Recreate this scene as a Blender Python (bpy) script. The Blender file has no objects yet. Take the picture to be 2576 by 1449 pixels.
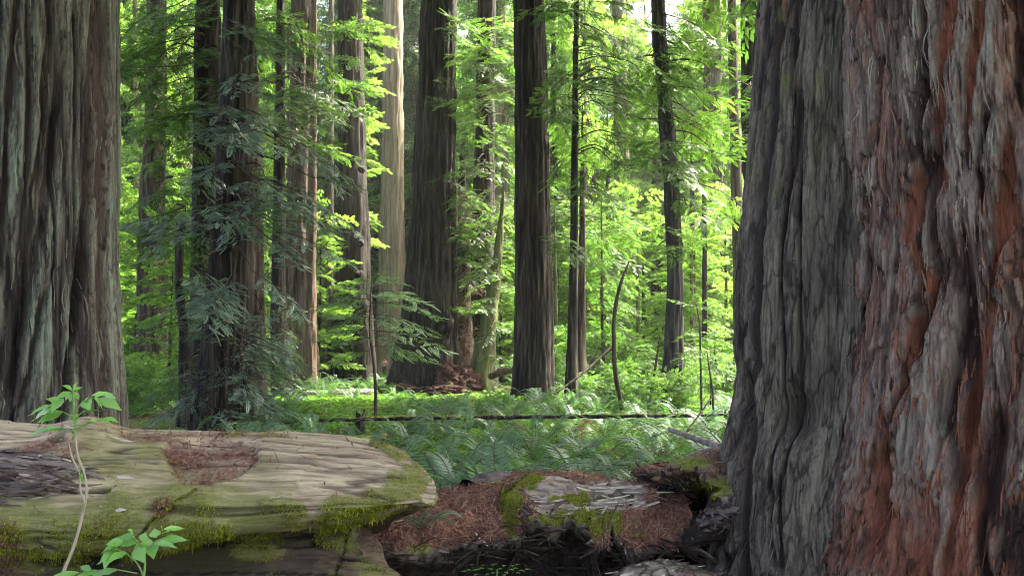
import bpy, math, random
import numpy as np
C = bpy.context.scene.collection
R = math.radians

# ------------------------------------------------------------------ camera, sky, sun, exposure
EYE, FOC, PITCH = 1.6, 804.0, R(4.94)
cam_d = bpy.data.cameras.new("camera")
cam_d.sensor_width = 36.0
cam_d.lens = 36.0 * FOC / 1024.0
cam_d.clip_start, cam_d.clip_end = 0.05, 2000.0
cam = bpy.data.objects.new("camera", cam_d)
C.objects.link(cam)
cam.location = (0, 0, EYE)
cam.rotation_euler = (R(90) + PITCH, 0, 0)
S = bpy.context.scene
S.camera = cam
SUN_EL, SUN_AZ = R(56), R(58)          # azimuth measured from +Y towards +X
w = bpy.data.worlds.new("World"); S.world = w; w.use_nodes = True
wn = w.node_tree
sky = wn.nodes.new('ShaderNodeTexSky'); sky.sky_type = 'NISHITA'; sky.sun_disc = False
sky.sun_elevation, sky.sun_rotation = SUN_EL, SUN_AZ
sky.air_density, sky.dust_density, sky.ozone_density = .35, 5.0, .0
wn.links.new(sky.outputs[0], wn.nodes['Background'].inputs[0])
wn.nodes['Background'].inputs[1].default_value = 0.15
sd = bpy.data.lights.new("sun", 'SUN'); sd.energy = 3.4; sd.angle = R(0.5); sd.color = (1.0, 0.94, 0.82)
so = bpy.data.objects.new("sun", sd); C.objects.link(so)
so.rotation_euler = (R(90) - SUN_EL, 0, -SUN_AZ + R(180))
S.view_settings.view_transform = 'Standard'; S.view_settings.look = 'None'
S.view_settings.gamma = 1.0
S.view_settings.exposure = 3.35
S.render.engine = 'CYCLES'
S.cycles.use_denoising = True; S.cycles.denoising_prefilter = 'NONE'; S.cycles.filter_width = 1.1
S.cycles.max_bounces = 7; S.cycles.diffuse_bounces = 5; S.cycles.glossy_bounces = 2
S.cycles.transmission_bounces = 4; S.cycles.sample_clamp_indirect = 2.5

# ------------------------------------------------------------------ helpers
rng = np.random.default_rng(11)
K = 1024.0 / 2576.0                    # the measuring sheet is 2576 wide
cp, sp_ = math.cos(PITCH), math.sin(PITCH)
def pt(X, Y, d):
    """the place at distance d that was measured at sheet position X, Y"""
    cx, cy = (X * K - 512.0) / FOC, (287.5 - Y * K) / FOC
    dy, dz = cp - cy * sp_, sp_ + cy * cp
    return np.array((cx / dy * d, d, EYE + dz / dy * d))
def proj(P):
    q = P - np.array((0, 0, EYE))
    f = q[..., 1] * cp + q[..., 2] * sp_
    u = -q[..., 1] * sp_ + q[..., 2] * cp
    f = np.maximum(f, 1e-3)
    return (512.0 + FOC * q[..., 0] / f) / K, (287.5 - FOC * u / f) / K
def _h(ix, iy, iz, s):
    n = (ix.astype(np.uint32) * np.uint32(374761393) + iy.astype(np.uint32) * np.uint32(668265263)
         + iz.astype(np.uint32) * np.uint32(2147483647) + np.uint32((s * 144665 + 1013904223) & 0xffffffff))
    n = (n ^ (n >> np.uint32(13))) * np.uint32(1274126177)
    n = (n ^ (n >> np.uint32(15))) * np.uint32(2246822519)
    n = n ^ (n >> np.uint32(16))
    return n.astype(np.float64) / 4294967295.0
def noise(p, s=0):
    i = np.floor(p).astype(np.int64); f = p - i
    f = f * f * f * (f * (f * 6 - 15) + 10)
    r = 0
    for a in (0, 1):
        wx = f[..., 0] if a else 1 - f[..., 0]
        for b in (0, 1):
            wy = f[..., 1] if b else 1 - f[..., 1]
            for c in (0, 1):
                wz = f[..., 2] if c else 1 - f[..., 2]
                r = r + wx * wy * wz * _h(i[..., 0] + a, i[..., 1] + b, i[..., 2] + c, s)
    return r * 2 - 1
def fbm(p, o=4, s=0):
    r, a, t = 0, 1.0, 0
    for k in range(o):
        r = r + a * noise(p * (2.03 ** k), s + k * 17); t += a; a *= .5
    return r / t
def worley(p, s=0):
    """nearest jittered cell: its random value, distance gap to the next cell, offset to its centre"""
    i = np.floor(p).astype(np.int64); d1 = np.full(p.shape[:-1], 9.); d2 = d1.copy(); idv = np.zeros_like(d1); off = np.zeros_like(d1)
    for a in (-1, 0, 1):
        for b in (-1, 0, 1):
            for c in (-1, 0, 1):
                ci = i + np.array((a, b, c)); x, y, z = ci[..., 0], ci[..., 1], ci[..., 2]
                q = np.stack([x + _h(x, y, z, s), y + _h(x, y, z, s + 1), z + _h(x, y, z, s + 2)], -1) - p
                d = np.sqrt((q * q).sum(-1)); n = d < d1
                d2 = np.where(n, d1, np.minimum(d2, d)); idv = np.where(n, _h(x, y, z, s + 3), idv); off = np.where(n, q[..., 2], off); d1 = np.where(n, d, d1)
    return idv, d2 - d1, off
def sst(a, b, x):
    t = np.clip((x - a) / (b - a), 0, 1); return t * t * (3 - 2 * t)
def blob(X, Y, cx, cy, rx, ry, soft=.35):
    q = np.sqrt(((X - cx) / rx) ** 2 + ((Y - cy) / ry) ** 2)
    return 1 - sst(1 - soft, 1 + soft, q)
def inpoly(X, Y, poly):
    ins = np.zeros(X.shape, bool); n = len(poly)
    for i in range(n):
        x1, y1 = poly[i]; x2, y2 = poly[(i + 1) % n]
        c = ((y1 > Y) != (y2 > Y)) & (X < (x2 - x1) * (Y - y1) / (y2 - y1 + 1e-9) + x1)
        ins ^= c
    return ins.astype(float)
def norm(v):
    return v / np.maximum(np.linalg.norm(v, axis=-1, keepdims=True), 1e-9)

class MB:
    def __init__(s): s.V, s.F, s.M, s.A, s.n, s.col = [], [], [], [], 0, []
    def add(s, v, f, mat=0, tint=.5, col=None):
        v = np.asarray(v, float).reshape(-1, 3); f = np.asarray(f, np.int64).reshape(-1, 4)
        s.V.append(v); s.F.append(f + s.n); s.n += len(v)
        s.M.append(np.full(len(f), mat, np.int32))
        s.A.append(np.broadcast_to(np.asarray(tint, float), (len(f),)))
        if col is not None: s.col.append(col)
    def kites(s, k, mat=0, tint=.5):
        if len(k): s.add(k.reshape(-1, 3), np.arange(len(k) * 4).reshape(-1, 4), mat, tint)
    def tube(s, P, r, n=6, mat=0, tint=.5):
        v, f = tube(P, r, n); s.add(v, f, mat, tint)
    def mesh(s, name, mats, smooth=False):
        V, F, M, A = np.concatenate(s.V), np.concatenate(s.F), np.concatenate(s.M), np.concatenate(s.A)
        me = bpy.data.meshes.new(name)
        me.vertices.add(len(V)); me.vertices.foreach_set('co', V.astype(np.float32).ravel())
        me.loops.add(len(F) * 4); me.loops.foreach_set('vertex_index', F.astype(np.int32).ravel())
        me.polygons.add(len(F)); me.polygons.foreach_set('loop_start', np.arange(0, len(F) * 4, 4, dtype=np.int32))
        me.polygons.foreach_set('material_index', M)
        if smooth: me.polygons.foreach_set('use_smooth', np.ones(len(F), bool))
        a = me.attributes.new('tint', 'FLOAT', 'FACE'); a.data.foreach_set('value', A.astype(np.float32))
        if s.col:
            c = np.concatenate(s.col).astype(np.float32)
            if len(c) == len(V):
                ca = me.attributes.new('msk', 'FLOAT_COLOR', 'POINT'); ca.data.foreach_set('color', c.ravel())
        for m in (mats if isinstance(mats, (list, tuple)) else [mats]): me.materials.append(m)
        me.update(calc_edges=True)
        return me
    def obj(s, name, mats, parent=None, loc=None, smooth=False):
        return link(name, s.mesh(name, mats, smooth), parent, loc)
def link(name, data, parent=None, loc=None):
    o = bpy.data.objects.new(name, data); C.objects.link(o)
    if parent is not None: o.parent = parent
    if loc is not None: o.location = tuple(loc)
    return o
def tag(o, label=None, cat=None, group=None, kind=None):
    if label: o['label'] = label
    if cat: o['category'] = cat
    if group: o['group'] = group
    if kind: o['kind'] = kind
    return o
def thing(name, loc, label, cat, group=None):
    return tag(link(name, None, None, loc), label, cat, group)

def gridf(nu, nv, cu=False):
    """quads of an nu x nv grid, u closed if cu"""
    U = nu if cu else nu - 1
    i, j = np.meshgrid(np.arange(U), np.arange(nv - 1), indexing='ij')
    a = i * nv + j; b = ((i + 1) % nu) * nv + j
    return np.stack([a, b, b + 1, a + 1], -1).reshape(-1, 4)
def tube(P, r, n=6):
    P = np.asarray(P, float); m = len(P); r = np.broadcast_to(np.asarray(r, float), (m,))
    t = np.gradient(P, axis=0); t = norm(t)
    ref = np.where(np.abs(t[:, 2:3]) > .9, np.array([[1., 0, 0]]), np.array([[0, 0, 1.]]))
    u = norm(np.cross(t, ref)); v = np.cross(t, u)
    th = np.linspace(0, 2 * np.pi, n, endpoint=False)
    ring = np.cos(th)[:, None, None] * u[None] + np.sin(th)[:, None, None] * v[None]
    V = P[None] + ring * r[None, :, None]
    return V.reshape(-1, 3), gridf(n, m, True)
def spline(P, n):
    P = np.asarray(P, float); m = len(P)
    d = np.r_[0, np.cumsum(np.linalg.norm(np.diff(P[:, :3], axis=0), axis=1))]
    t = np.linspace(0, d[-1], n)
    # Catmull-Rom via Hermite
    tan = np.gradient(P, d, axis=0) if m > 2 else np.repeat(((P[1] - P[0]) / d[1])[None], 2, 0)
    i = np.clip(np.searchsorted(d, t, 'right') - 1, 0, m - 2)
    h = d[i + 1] - d[i]; s = ((t - d[i]) / h)[:, None]; h = h[:, None]
    return ((2 * s ** 3 - 3 * s ** 2 + 1) * P[i] + (s ** 3 - 2 * s ** 2 + s) * h * tan[i]
            + (-2 * s ** 3 + 3 * s ** 2) * P[i + 1] + (s ** 3 - s ** 2) * h * tan[i + 1])

# ------------------------------------------------------------------ materials
def mat(name):
    m = bpy.data.materials.new(name); m.use_nodes = True
    nt = m.node_tree; nt.nodes.clear()
    o = nt.nodes.new('ShaderNodeOutputMaterial')
    return m, nt, o
def nd(nt, t, **kw):
    n = nt.nodes.new(t)
    for k, v in kw.items():
        if k.startswith('i_'):
            key = k[2:]; key = int(key) if key.isdigit() else key.replace('_', ' ')
            if hasattr(v, 'is_output') or hasattr(v, 'node'): nt.links.new(v, n.inputs[key])
            else: n.inputs[key].default_value = v
        else: setattr(n, k, v)
    return n
def ramp(nt, fac, stops):
    n = nt.nodes.new('ShaderNodeValToRGB'); e = n.color_ramp.elements
    while len(e) < len(stops): e.new(.5)
    for el, (p, c) in zip(e, stops): el.position = p; el.color = (*c, 1)
    nt.links.new(fac, n.inputs[0]); return n.outputs[0]
def mixc(nt, f, a, b, mode='MIX'):
    n = nt.nodes.new('ShaderNodeMix'); n.data_type = 'RGBA'; n.blend_type = mode
    for k, v in ((0, f), (6, a), (7, b)):
        if hasattr(v, 'node'): nt.links.new(v, n.inputs[k])
        elif isinstance(v, tuple): n.inputs[k].default_value = (*v, 1)
        else: n.inputs[k].default_value = v
    return n.outputs[2]
def math_(nt, op, a, b=0.0, cl=False):
    n = nt.nodes.new('ShaderNodeMath'); n.operation = op; n.use_clamp = cl
    for k, v in ((0, a), (1, b)):
        if hasattr(v, 'node'): nt.links.new(v, n.inputs[k])
        else: n.inputs[k].default_value = v
    return n.outputs[0]
def coords(nt, scale, world=False):
    t = nt.nodes.new('ShaderNodeNewGeometry').outputs['Position'] if world else nt.nodes.new('ShaderNodeTexCoord').outputs['Object']
    return nd(nt, 'ShaderNodeMapping', i_0=t, i_3=scale).outputs[0]
def nz(nt, co, scale, detail=4, rough=.55, dist=0.0):
    return nd(nt, 'ShaderNodeTexNoise', i_Vector=co, i_Scale=scale, i_Detail=detail, i_Roughness=rough, i_Distortion=dist).outputs[0]

def leaf_mat(name, cols, trans, tw=.5, rough=.5, spec=.3, vary=.35):
    m, nt, o = mat(name)
    ti = nd(nt, 'ShaderNodeAttribute', attribute_name='tint').outputs['Fac']
    ob = nd(nt, 'ShaderNodeObjectInfo').outputs['Random']
    f = math_(nt, 'ADD', ti, math_(nt, 'MULTIPLY', math_(nt, 'SUBTRACT', ob, .5), vary), True)
    col = ramp(nt, f, cols)
    tr = ramp(nt, f, trans)
    p = nd(nt, 'ShaderNodeBsdfPrincipled', i_Base_Color=col, i_Roughness=rough)
    p.inputs['Specular IOR Level'].default_value = spec
    t = nd(nt, 'ShaderNodeBsdfTranslucent', i_Color=tr)
    mx = nd(nt, 'ShaderNodeMixShader', i_0=tw, i_1=p.outputs[0], i_2=t.outputs[0])
    nt.links.new(mx.outputs[0], o.inputs[0]); return m
L3 = lambda a, b, c: [(0, a), (.5, b), (1, c)]
M = {}
M['needle_shade'] = leaf_mat('needle_shade', L3((.05, .088, .062), (.105, .17, .115), (.18, .26, .185)), L3((.02, .06, .01), (.07, .15, .02), (.16, .26, .03)), .30, .42, .45)
M['needle_mid'] = leaf_mat('needle_mid', L3((.028, .055, .016), (.055, .105, .022), (.10, .16, .035)), L3((.04, .11, .012), (.10, .23, .025), (.20, .36, .04)), .52, .45, .35)
M['needle_far'] = leaf_mat('needle_far', L3((.035, .070, .020), (.065, .12, .025), (.11, .17, .04)), L3((.058, .155, .02), (.125, .295, .035), (.25, .44, .07)), .55, .5, .3)
M['broadleaf'] = leaf_mat('broadleaf', L3((.05, .10, .02), (.085, .16, .03), (.13, .21, .045)), L3((.115, .27, .03), (.21, .41, .04), (.37, .56, .09)), .6, .5, .25)
M['shrub_leaf'] = leaf_mat('shrub_leaf', L3((.035, .075, .02), (.065, .13, .03), (.10, .18, .045)), L3((.068, .18, .025), (.14, .30, .035), (.26, .44, .07)), .5, .5, .3)
M['fern'] = leaf_mat('fern', L3((.050, .100, .055), (.098, .172, .095), (.16, .255, .15)), L3((.04, .11, .02), (.08, .18, .03), (.14, .27, .05)), .34, .45, .35)
M['fern_bright'] = leaf_mat('fern_bright', L3((.04, .11, .03), (.07, .17, .045), (.10, .22, .06)), L3((.07, .20, .03), (.12, .30, .045), (.18, .38, .06)), .40, .45, .3)
M['fern_dry'] = leaf_mat('fern_dry', L3((.09, .045, .02), (.15, .085, .04), (.22, .14, .07)), L3((.08, .04, .01), (.12, .07, .02), (.2, .12, .03)), .3, .6, .2)
M['sorrel'] = leaf_mat('sorrel', L3((.05, .12, .015), (.085, .18, .02), (.13, .23, .03)), L3((.09, .24, .02), (.17, .37, .03), (.27, .46, .04)), .5, .5, .25, .1)
M['elder_leaf'] = leaf_mat('elder_leaf', L3((.14, .33, .06), (.20, .43, .09), (.26, .50, .13)), L3((.2, .46, .06), (.3, .58, .08), (.4, .65, .12)), .38, .38, .45, .1)
M['moss'] = leaf_mat('moss', L3((.085, .072, .014), (.21, .23, .018), (.40, .42, .04)), L3((.14, .17, .01), (.3, .34, .015), (.42, .45, .02)), .35, .7, .1, 0)
M['litter'] = leaf_mat('litter', L3((.075, .036, .025), (.22, .105, .072), (.44, .27, .18)), L3((.05, .02, .01), (.1, .05, .02), (.15, .08, .04)), .08, .75, .15, 0)

def bark_mat(name, furrow, mid, ridge, tintc, sc=7.0, st=.07, bump=.7, tint_amt=.5, lo=.36, hi=.66):
    m, nt, o = mat(name)
    co = coords(nt, (1, 1, st))
    n1 = nz(nt, co, sc, 5, .62, .35)
    n2 = nz(nt, co, sc * 3.1, 4, .6)
    f = math_(nt, 'ADD', math_(nt, 'MULTIPLY', n1, .65), math_(nt, 'MULTIPLY', n2, .35))
    col = ramp(nt, f, [(lo, furrow), ((lo + hi) / 2, mid), (hi, ridge)])
    big = nz(nt, coords(nt, (1, 1, .35)), .9, 4)
    col = mixc(nt, math_(nt, 'MULTIPLY', ramp(nt, big, [(.42, (0, 0, 0)), (.62, (1, 1, 1))]), tint_amt), col, mixc(nt, 1.0, col, tintc, 'MULTIPLY'))
    bp = nd(nt, 'ShaderNodeBump', i_Strength=bump, i_Distance=.06, i_Height=f)
    p = nd(nt, 'ShaderNodeBsdfPrincipled', i_Base_Color=col, i_Roughness=.85, i_Normal=bp.outputs[0])
    p.inputs['Specular IOR Level'].default_value = .2
    nt.links.new(p.outputs[0], o.inputs[0]); return m
M['bark_dark'] = bark_mat('bark_dark', (.006, .0045, .0035), (.026, .020, .015), (.080, .066, .048), (.75, .80, .62), lo=.40, hi=.62)  # canopy shade on the middle trunks is put into this dark bark
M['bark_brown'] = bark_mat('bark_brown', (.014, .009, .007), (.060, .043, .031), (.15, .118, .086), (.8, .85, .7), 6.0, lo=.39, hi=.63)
M['bark_lit'] = bark_mat('bark_lit', (.085, .065, .042), (.215, .17, .11), (.34, .28, .19), (.85, .9, .8), 4.5, .05)  # paleness stands in for the light on the central trunk
M['bark_red'] = bark_mat('bark_red', (.035, .02, .012), (.100, .070, .048), (.21, .155, .105), (.9, .8, .7), 7.0)
M['bark_grey'] = bark_mat('bark_grey', (.012, .010, .010), (.045, .040, .037), (.095, .086, .080), (.85, .85, .8), 7.0, .12)
M['bark_mossy'] = bark_mat('bark_mossy', (.03, .03, .012), (.10, .10, .045), (.19, .19, .09), (.75, .95, .45), 5.0, .1)
M['twig'] = bark_mat('twig', (.02, .014, .01), (.06, .045, .035), (.11, .09, .07), (.8, .8, .8), 20.0)
M['dead_wood'] = bark_mat('dead_wood', (.10, .085, .07), (.24, .215, .19), (.40, .37, .33), (.8, .75, .7), 14.0, .2)

def near_bark(name, grey, grey2, red, dark, lich, moss_c, streak=34.0, fine=.07):
    """bark of a trunk close by: msk.r cracks, msk.g bare inner bark, msk.b moss, msk.a lichen"""
    m, nt, o = mat(name)
    at = nd(nt, 'ShaderNodeAttribute', attribute_name='msk')
    sep = nd(nt, 'ShaderNodeSeparateColor', i_0=at.outputs['Color']).outputs
    co = coords(nt, (1, 1, fine))
    n1 = nz(nt, co, streak, 6, .65, .5)
    n2 = nz(nt, coords(nt, (1, 1, .3)), 3.2, 5, .6, .4)
    n3 = nz(nt, co, streak * 3, 4, .6)
    g = mixc(nt, ramp(nt, n2, [(.38, (0, 0, 0)), (.62, (1, 1, 1))]), grey, grey2)
    n4 = nz(nt, coords(nt, (1, 1, fine * 1.6)), streak * 2.2, 5, .65, .6)
    g = mixc(nt, ramp(nt, n1, [(.38, (.9, .9, .9)), (.60, (0, 0, 0))]), g, mixc(nt, 1.0, g, (.36, .32, .30), 'MULTIPLY'))
    g = mixc(nt, ramp(nt, n4, [(.30, (.85,) * 3), (.50, (0,) * 3)]), g, mixc(nt, 1.0, g, (.30, .26, .25), 'MULTIPLY'))
    g = mixc(nt, ramp(nt, n4, [(.56, (0,) * 3), (.70, (.8,) * 3)]), g, mixc(nt, 1.0, g, (1.7, 1.68, 1.65), 'MULTIPLY'))
    rn = mixc(nt, n1, mixc(nt, 1.0, red, (.5, .45, .4), 'MULTIPLY'), mixc(nt, 1.0, red, (1.6, 1.5, 1.4), 'MULTIPLY'))
    c = mixc(nt, sep[1], g, rn)
    c = mixc(nt, math_(nt, 'MULTIPLY', at.outputs['Alpha'], ramp(nt, n3, [(.35, (.25,) * 3), (.6, (1,) * 3)])), c, lich)
    c = mixc(nt, sep[0], c, dark)
    c = mixc(nt, math_(nt, 'MULTIPLY', sep[2], ramp(nt, n3, [(.3, (.3,) * 3), (.55, (1,) * 3)])), c, moss_c)
    h = math_(nt, 'ADD', math_(nt, 'MULTIPLY', n1, .45), math_(nt, 'ADD', math_(nt, 'MULTIPLY', n4, .4), math_(nt, 'MULTIPLY', n3, .15)))
    bp = nd(nt, 'ShaderNodeBump', i_Strength=1.0, i_Distance=.05, i_Height=h)
    p = nd(nt, 'ShaderNodeBsdfPrincipled', i_Base_Color=c, i_Roughness=.8, i_Normal=bp.outputs[0])
    p.inputs['Specular IOR Level'].default_value = .25
    nt.links.new(p.outputs[0], o.inputs[0]); return m
M['near_red'] = near_bark('near_red', (.300, .222, .180), (.260, .158, .130), (.215, .078, .042), (.028, .013, .009), (.285, .262, .195), (.07, .09, .02))
M['near_grey'] = near_bark('near_grey', (.205, .165, .125), (.130, .108, .092), (.18, .095, .06), (.018, .013, .010), (.250, .225, .155), (.12, .14, .03))
M['near_left'] = near_bark('near_left', (.165, .145, .105), (.125, .112, .085), (.12, .060, .042), (.014, .009, .007), (.165, .20, .14), (.06, .08, .02), 22.0, .09)

def log_mat(name, wood, wood2, moss_c, axis_scale):
    """weathered log: msk.r cracks and shade painted into hollows and undersides, msk.g litter/red rot, msk.b moss film, msk.a weathered purple-grey"""
    m, nt, o = mat(name)
    at = nd(nt, 'ShaderNodeAttribute', attribute_name='msk')
    sep = nd(nt, 'ShaderNodeSeparateColor', i_0=at.outputs['Color']).outputs
    co = coords(nt, axis_scale)
    n1 = nz(nt, co, 34, 7, .7, .5)
    n2 = nz(nt, co, 7, 6, .65, .4)
    n3 = nz(nt, coords(nt, (1, 1, 1)), 60, 4, .6)
    g = mixc(nt, ramp(nt, n2, [(.35, (0,) * 3), (.62, (1,) * 3)]), wood, wood2)
    g = mixc(nt, ramp(nt, n1, [(.38, (.95,) * 3), (.56, (0,) * 3)]), g, mixc(nt, 1.0, g, (.34, .31, .30), 'MULTIPLY'))
    c = mixc(nt, at.outputs['Alpha'], g, mixc(nt, n1, (.05, .038, .036), (.20, .165, .16)))
    c = mixc(nt, sep[2], c, mixc(nt, n3, mixc(nt, .5, c, moss_c), moss_c))
    c = mixc(nt, sep[1], c, ramp(nt, n3, [(.3, (.045, .020, .013)), (.5, (.14, .068, .045)), (.7, (.30, .17, .11))]))
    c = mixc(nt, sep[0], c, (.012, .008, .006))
    h = math_(nt, 'ADD', math_(nt, 'MULTIPLY', n1, .75), math_(nt, 'MULTIPLY', n3, .25))
    bp = nd(nt, 'ShaderNodeBump', i_Strength=.9, i_Distance=.02, i_Height=h)
    p = nd(nt, 'ShaderNodeBsdfPrincipled', i_Base_Color=c, i_Roughness=.8, i_Normal=bp.outputs[0])
    p.inputs['Specular IOR Level'].default_value = .25
    nt.links.new(p.outputs[0], o.inputs[0]); return m
def flake_mat(name, stops, streak=(1, 1, .08), sc=60):
    """loose bark strips and wood splinters: tint picks the strip's own colour"""
    m, nt, o = mat(name)
    ti = nd(nt, 'ShaderNodeAttribute', attribute_name='tint').outputs['Fac']
    c = ramp(nt, ti, stops)
    n1 = nz(nt, coords(nt, streak), sc, 5, .65, .4); n2 = nz(nt, coords(nt, (1, 1, 1)), 9, 4, .6)
    c = mixc(nt, ramp(nt, n1, [(.36, (.85,) * 3), (.56, (0,) * 3)]), c, mixc(nt, 1.0, c, (.34, .31, .30), 'MULTIPLY'))
    c = mixc(nt, ramp(nt, n2, [(.40, (0,) * 3), (.66, (.55,) * 3)]), c, mixc(nt, 1.0, c, (1.45, 1.5, 1.35), 'MULTIPLY'))
    bp = nd(nt, 'ShaderNodeBump', i_Strength=.8, i_Distance=.015, i_Height=n1)
    p = nd(nt, 'ShaderNodeBsdfPrincipled', i_Base_Color=c, i_Roughness=.8, i_Normal=bp.outputs[0])
    p.inputs['Specular IOR Level'].default_value = .07
    nt.links.new(p.outputs[0], o.inputs[0]); return m
M['flake_red'] = flake_mat('flake_red', [(0, (.045, .020, .013)), (.2, (.23, .080, .042)), (.42, (.22, .112, .078)), (.6, (.225, .155, .125)), (.8, (.28, .228, .19)), (1, (.31, .30, .235))])
M['flake_grey'] = flake_mat('flake_grey', [(0, (.022, .018, .017)), (.25, (.065, .052, .047)), (.5, (.105, .090, .080)), (.75, (.155, .138, .112)), (1, (.20, .20, .14))])
M['flake_left'] = flake_mat('flake_left', [(0, (.020, .012, .009)), (.25, (.066, .056, .040)), (.5, (.112, .106, .077)), (.75, (.152, .152, .112)), (1, (.145, .20, .145))], (1, 1, .04), 26)
M['flake_wood'] = flake_mat('flake_wood', [(0, (.03, .020, .017)), (.3, (.11, .078, .068)), (.55, (.22, .18, .16)), (.8, (.56, .49, .39)), (1, (.46, .44, .26))], (.1, 1, 1), 60)
M['log_left'] = log_mat('log_left', (.58, .47, .30), (.37, .29, .19), (.125, .145, .022), (.06, 1, 1))
M['log_rotten'] = log_mat('log_rotten', (.46, .385, .285), (.33, .27, .205), (.16, .19, .025), (.07, 1, 1))

def ground_mat():
    m, nt, o = mat('forest_floor')
    co = coords(nt, (1, 1, 1), True)
    n1 = nz(nt, co, 26, 6, .7); n2 = nz(nt, co, .35, 5, .6); n3 = nz(nt, co, 4, 5, .65)
    du = ramp(nt, n1, [(.3, (.025, .014, .009)), (.5, (.075, .040, .024)), (.7, (.16, .095, .055))])
    gr = ramp(nt, n1, [(.3, (.02, .045, .008)), (.55, (.06, .12, .018)), (.75, (.10, .17, .03))])
    f = ramp(nt, math_(nt, 'ADD', math_(nt, 'MULTIPLY', n2, .6), math_(nt, 'MULTIPLY', n3, .4)), [(.44, (0,) * 3), (.54, (1,) * 3)])
    c = mixc(nt, f, du, gr)
    bp = nd(nt, 'ShaderNodeBump', i_Strength=.8, i_Distance=.03, i_Height=n1)
    p = nd(nt, 'ShaderNodeBsdfPrincipled', i_Base_Color=c, i_Roughness=.9, i_Normal=bp.outputs[0])
    p.inputs['Specular IOR Level'].default_value = .15
    nt.links.new(p.outputs[0], o.inputs[0]); return m
M['floor'] = ground_mat()
def flat_mat(name, c, rough=.7):
    m, nt, o = mat(name)
    n = nz(nt, coords(nt, (1, 1, 1)), 30, 4)
    p = nd(nt, 'ShaderNodeBsdfPrincipled', i_Base_Color=mixc(nt, n, tuple(x * .75 for x in c), tuple(min(1, x * 1.2) for x in c)), i_Roughness=rough)
    nt.links.new(p.outputs[0], o.inputs[0]); return m

# ------------------------------------------------------------------ ground
def gz(x, y):
    x = np.asarray(x, float); y = np.asarray(y, float)
    p = np.stack([x * .16, y * .16, np.zeros_like(x)], -1)
    r = .16 * fbm(p, 3, 5) * sst(9, 22, y)
    r = r - .35 * sst(60, 110, y) + 1.2 * sst(130, 330, np.hypot(x, y))
    r = r + .05 * noise(np.stack([x * 1.3, y * 1.3, np.zeros_like(x)], -1), 8)
    return r
def g1(x, y): return float(gz(np.array([x]), np.array([y]))[0])
tt = np.linspace(-1, 1, 241)
ax = np.sign(tt) * (np.abs(tt) ** 2.6) * 420
gx, gy = np.meshgrid(ax, ax + 12, indexing='ij')
gm = MB(); gm.add(np.stack([gx, gy, gz(gx, gy)], -1), gridf(241, 241)[:, ::-1])
tag(gm.obj('ground', M['floor'], smooth=True), kind='structure')

# ------------------------------------------------------------------ foliage libraries (kites: one leaf or leafy twig each)
def frame(d, up):
    d = norm(d); s = norm(np.cross(up, d)); u = np.cross(d, s); return d, s, u
def spray_t(nl, wid=.055, l0=.32, ang=58):
    k = []
    for i in range(nl):
        x = .06 + .88 * i / nl; sd_ = 1 if i % 2 else -1
        l = l0 * (1 - .5 * x) * (.6 + .4 * min(1, x * 5)); a = R(ang - 14 * x)
        dx, dy = math.cos(a), sd_ * math.sin(a); px_, py_ = -dy * wid, dx * wid
        k.append([(x, 0, 0), (x + dx * l * .5 + px_, dy * l * .5 + py_, .01), (x + dx * l, dy * l, -.07 * l), (x + dx * l * .5 - px_, dy * l * .5 - py_, .01)])
    k.append([(.9, 0, 0), (1.0, wid, 0), (1.16, 0, -.03), (1.0, -wid, 0)])
    return np.array(k)
def place(T, o, d, up, s):
    """T (n,4,3) put at each of m frames -> (m*n,4,3)"""
    d, sv, u = frame(d, up)
    Mx = np.stack([d, sv, u], -1) * np.asarray(s, float).reshape(-1, 1, 1)
    return (np.einsum('mij,nkj->mnki', Mx, T) + o[:, None, None, :]).reshape(-1, 4, 3)
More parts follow.
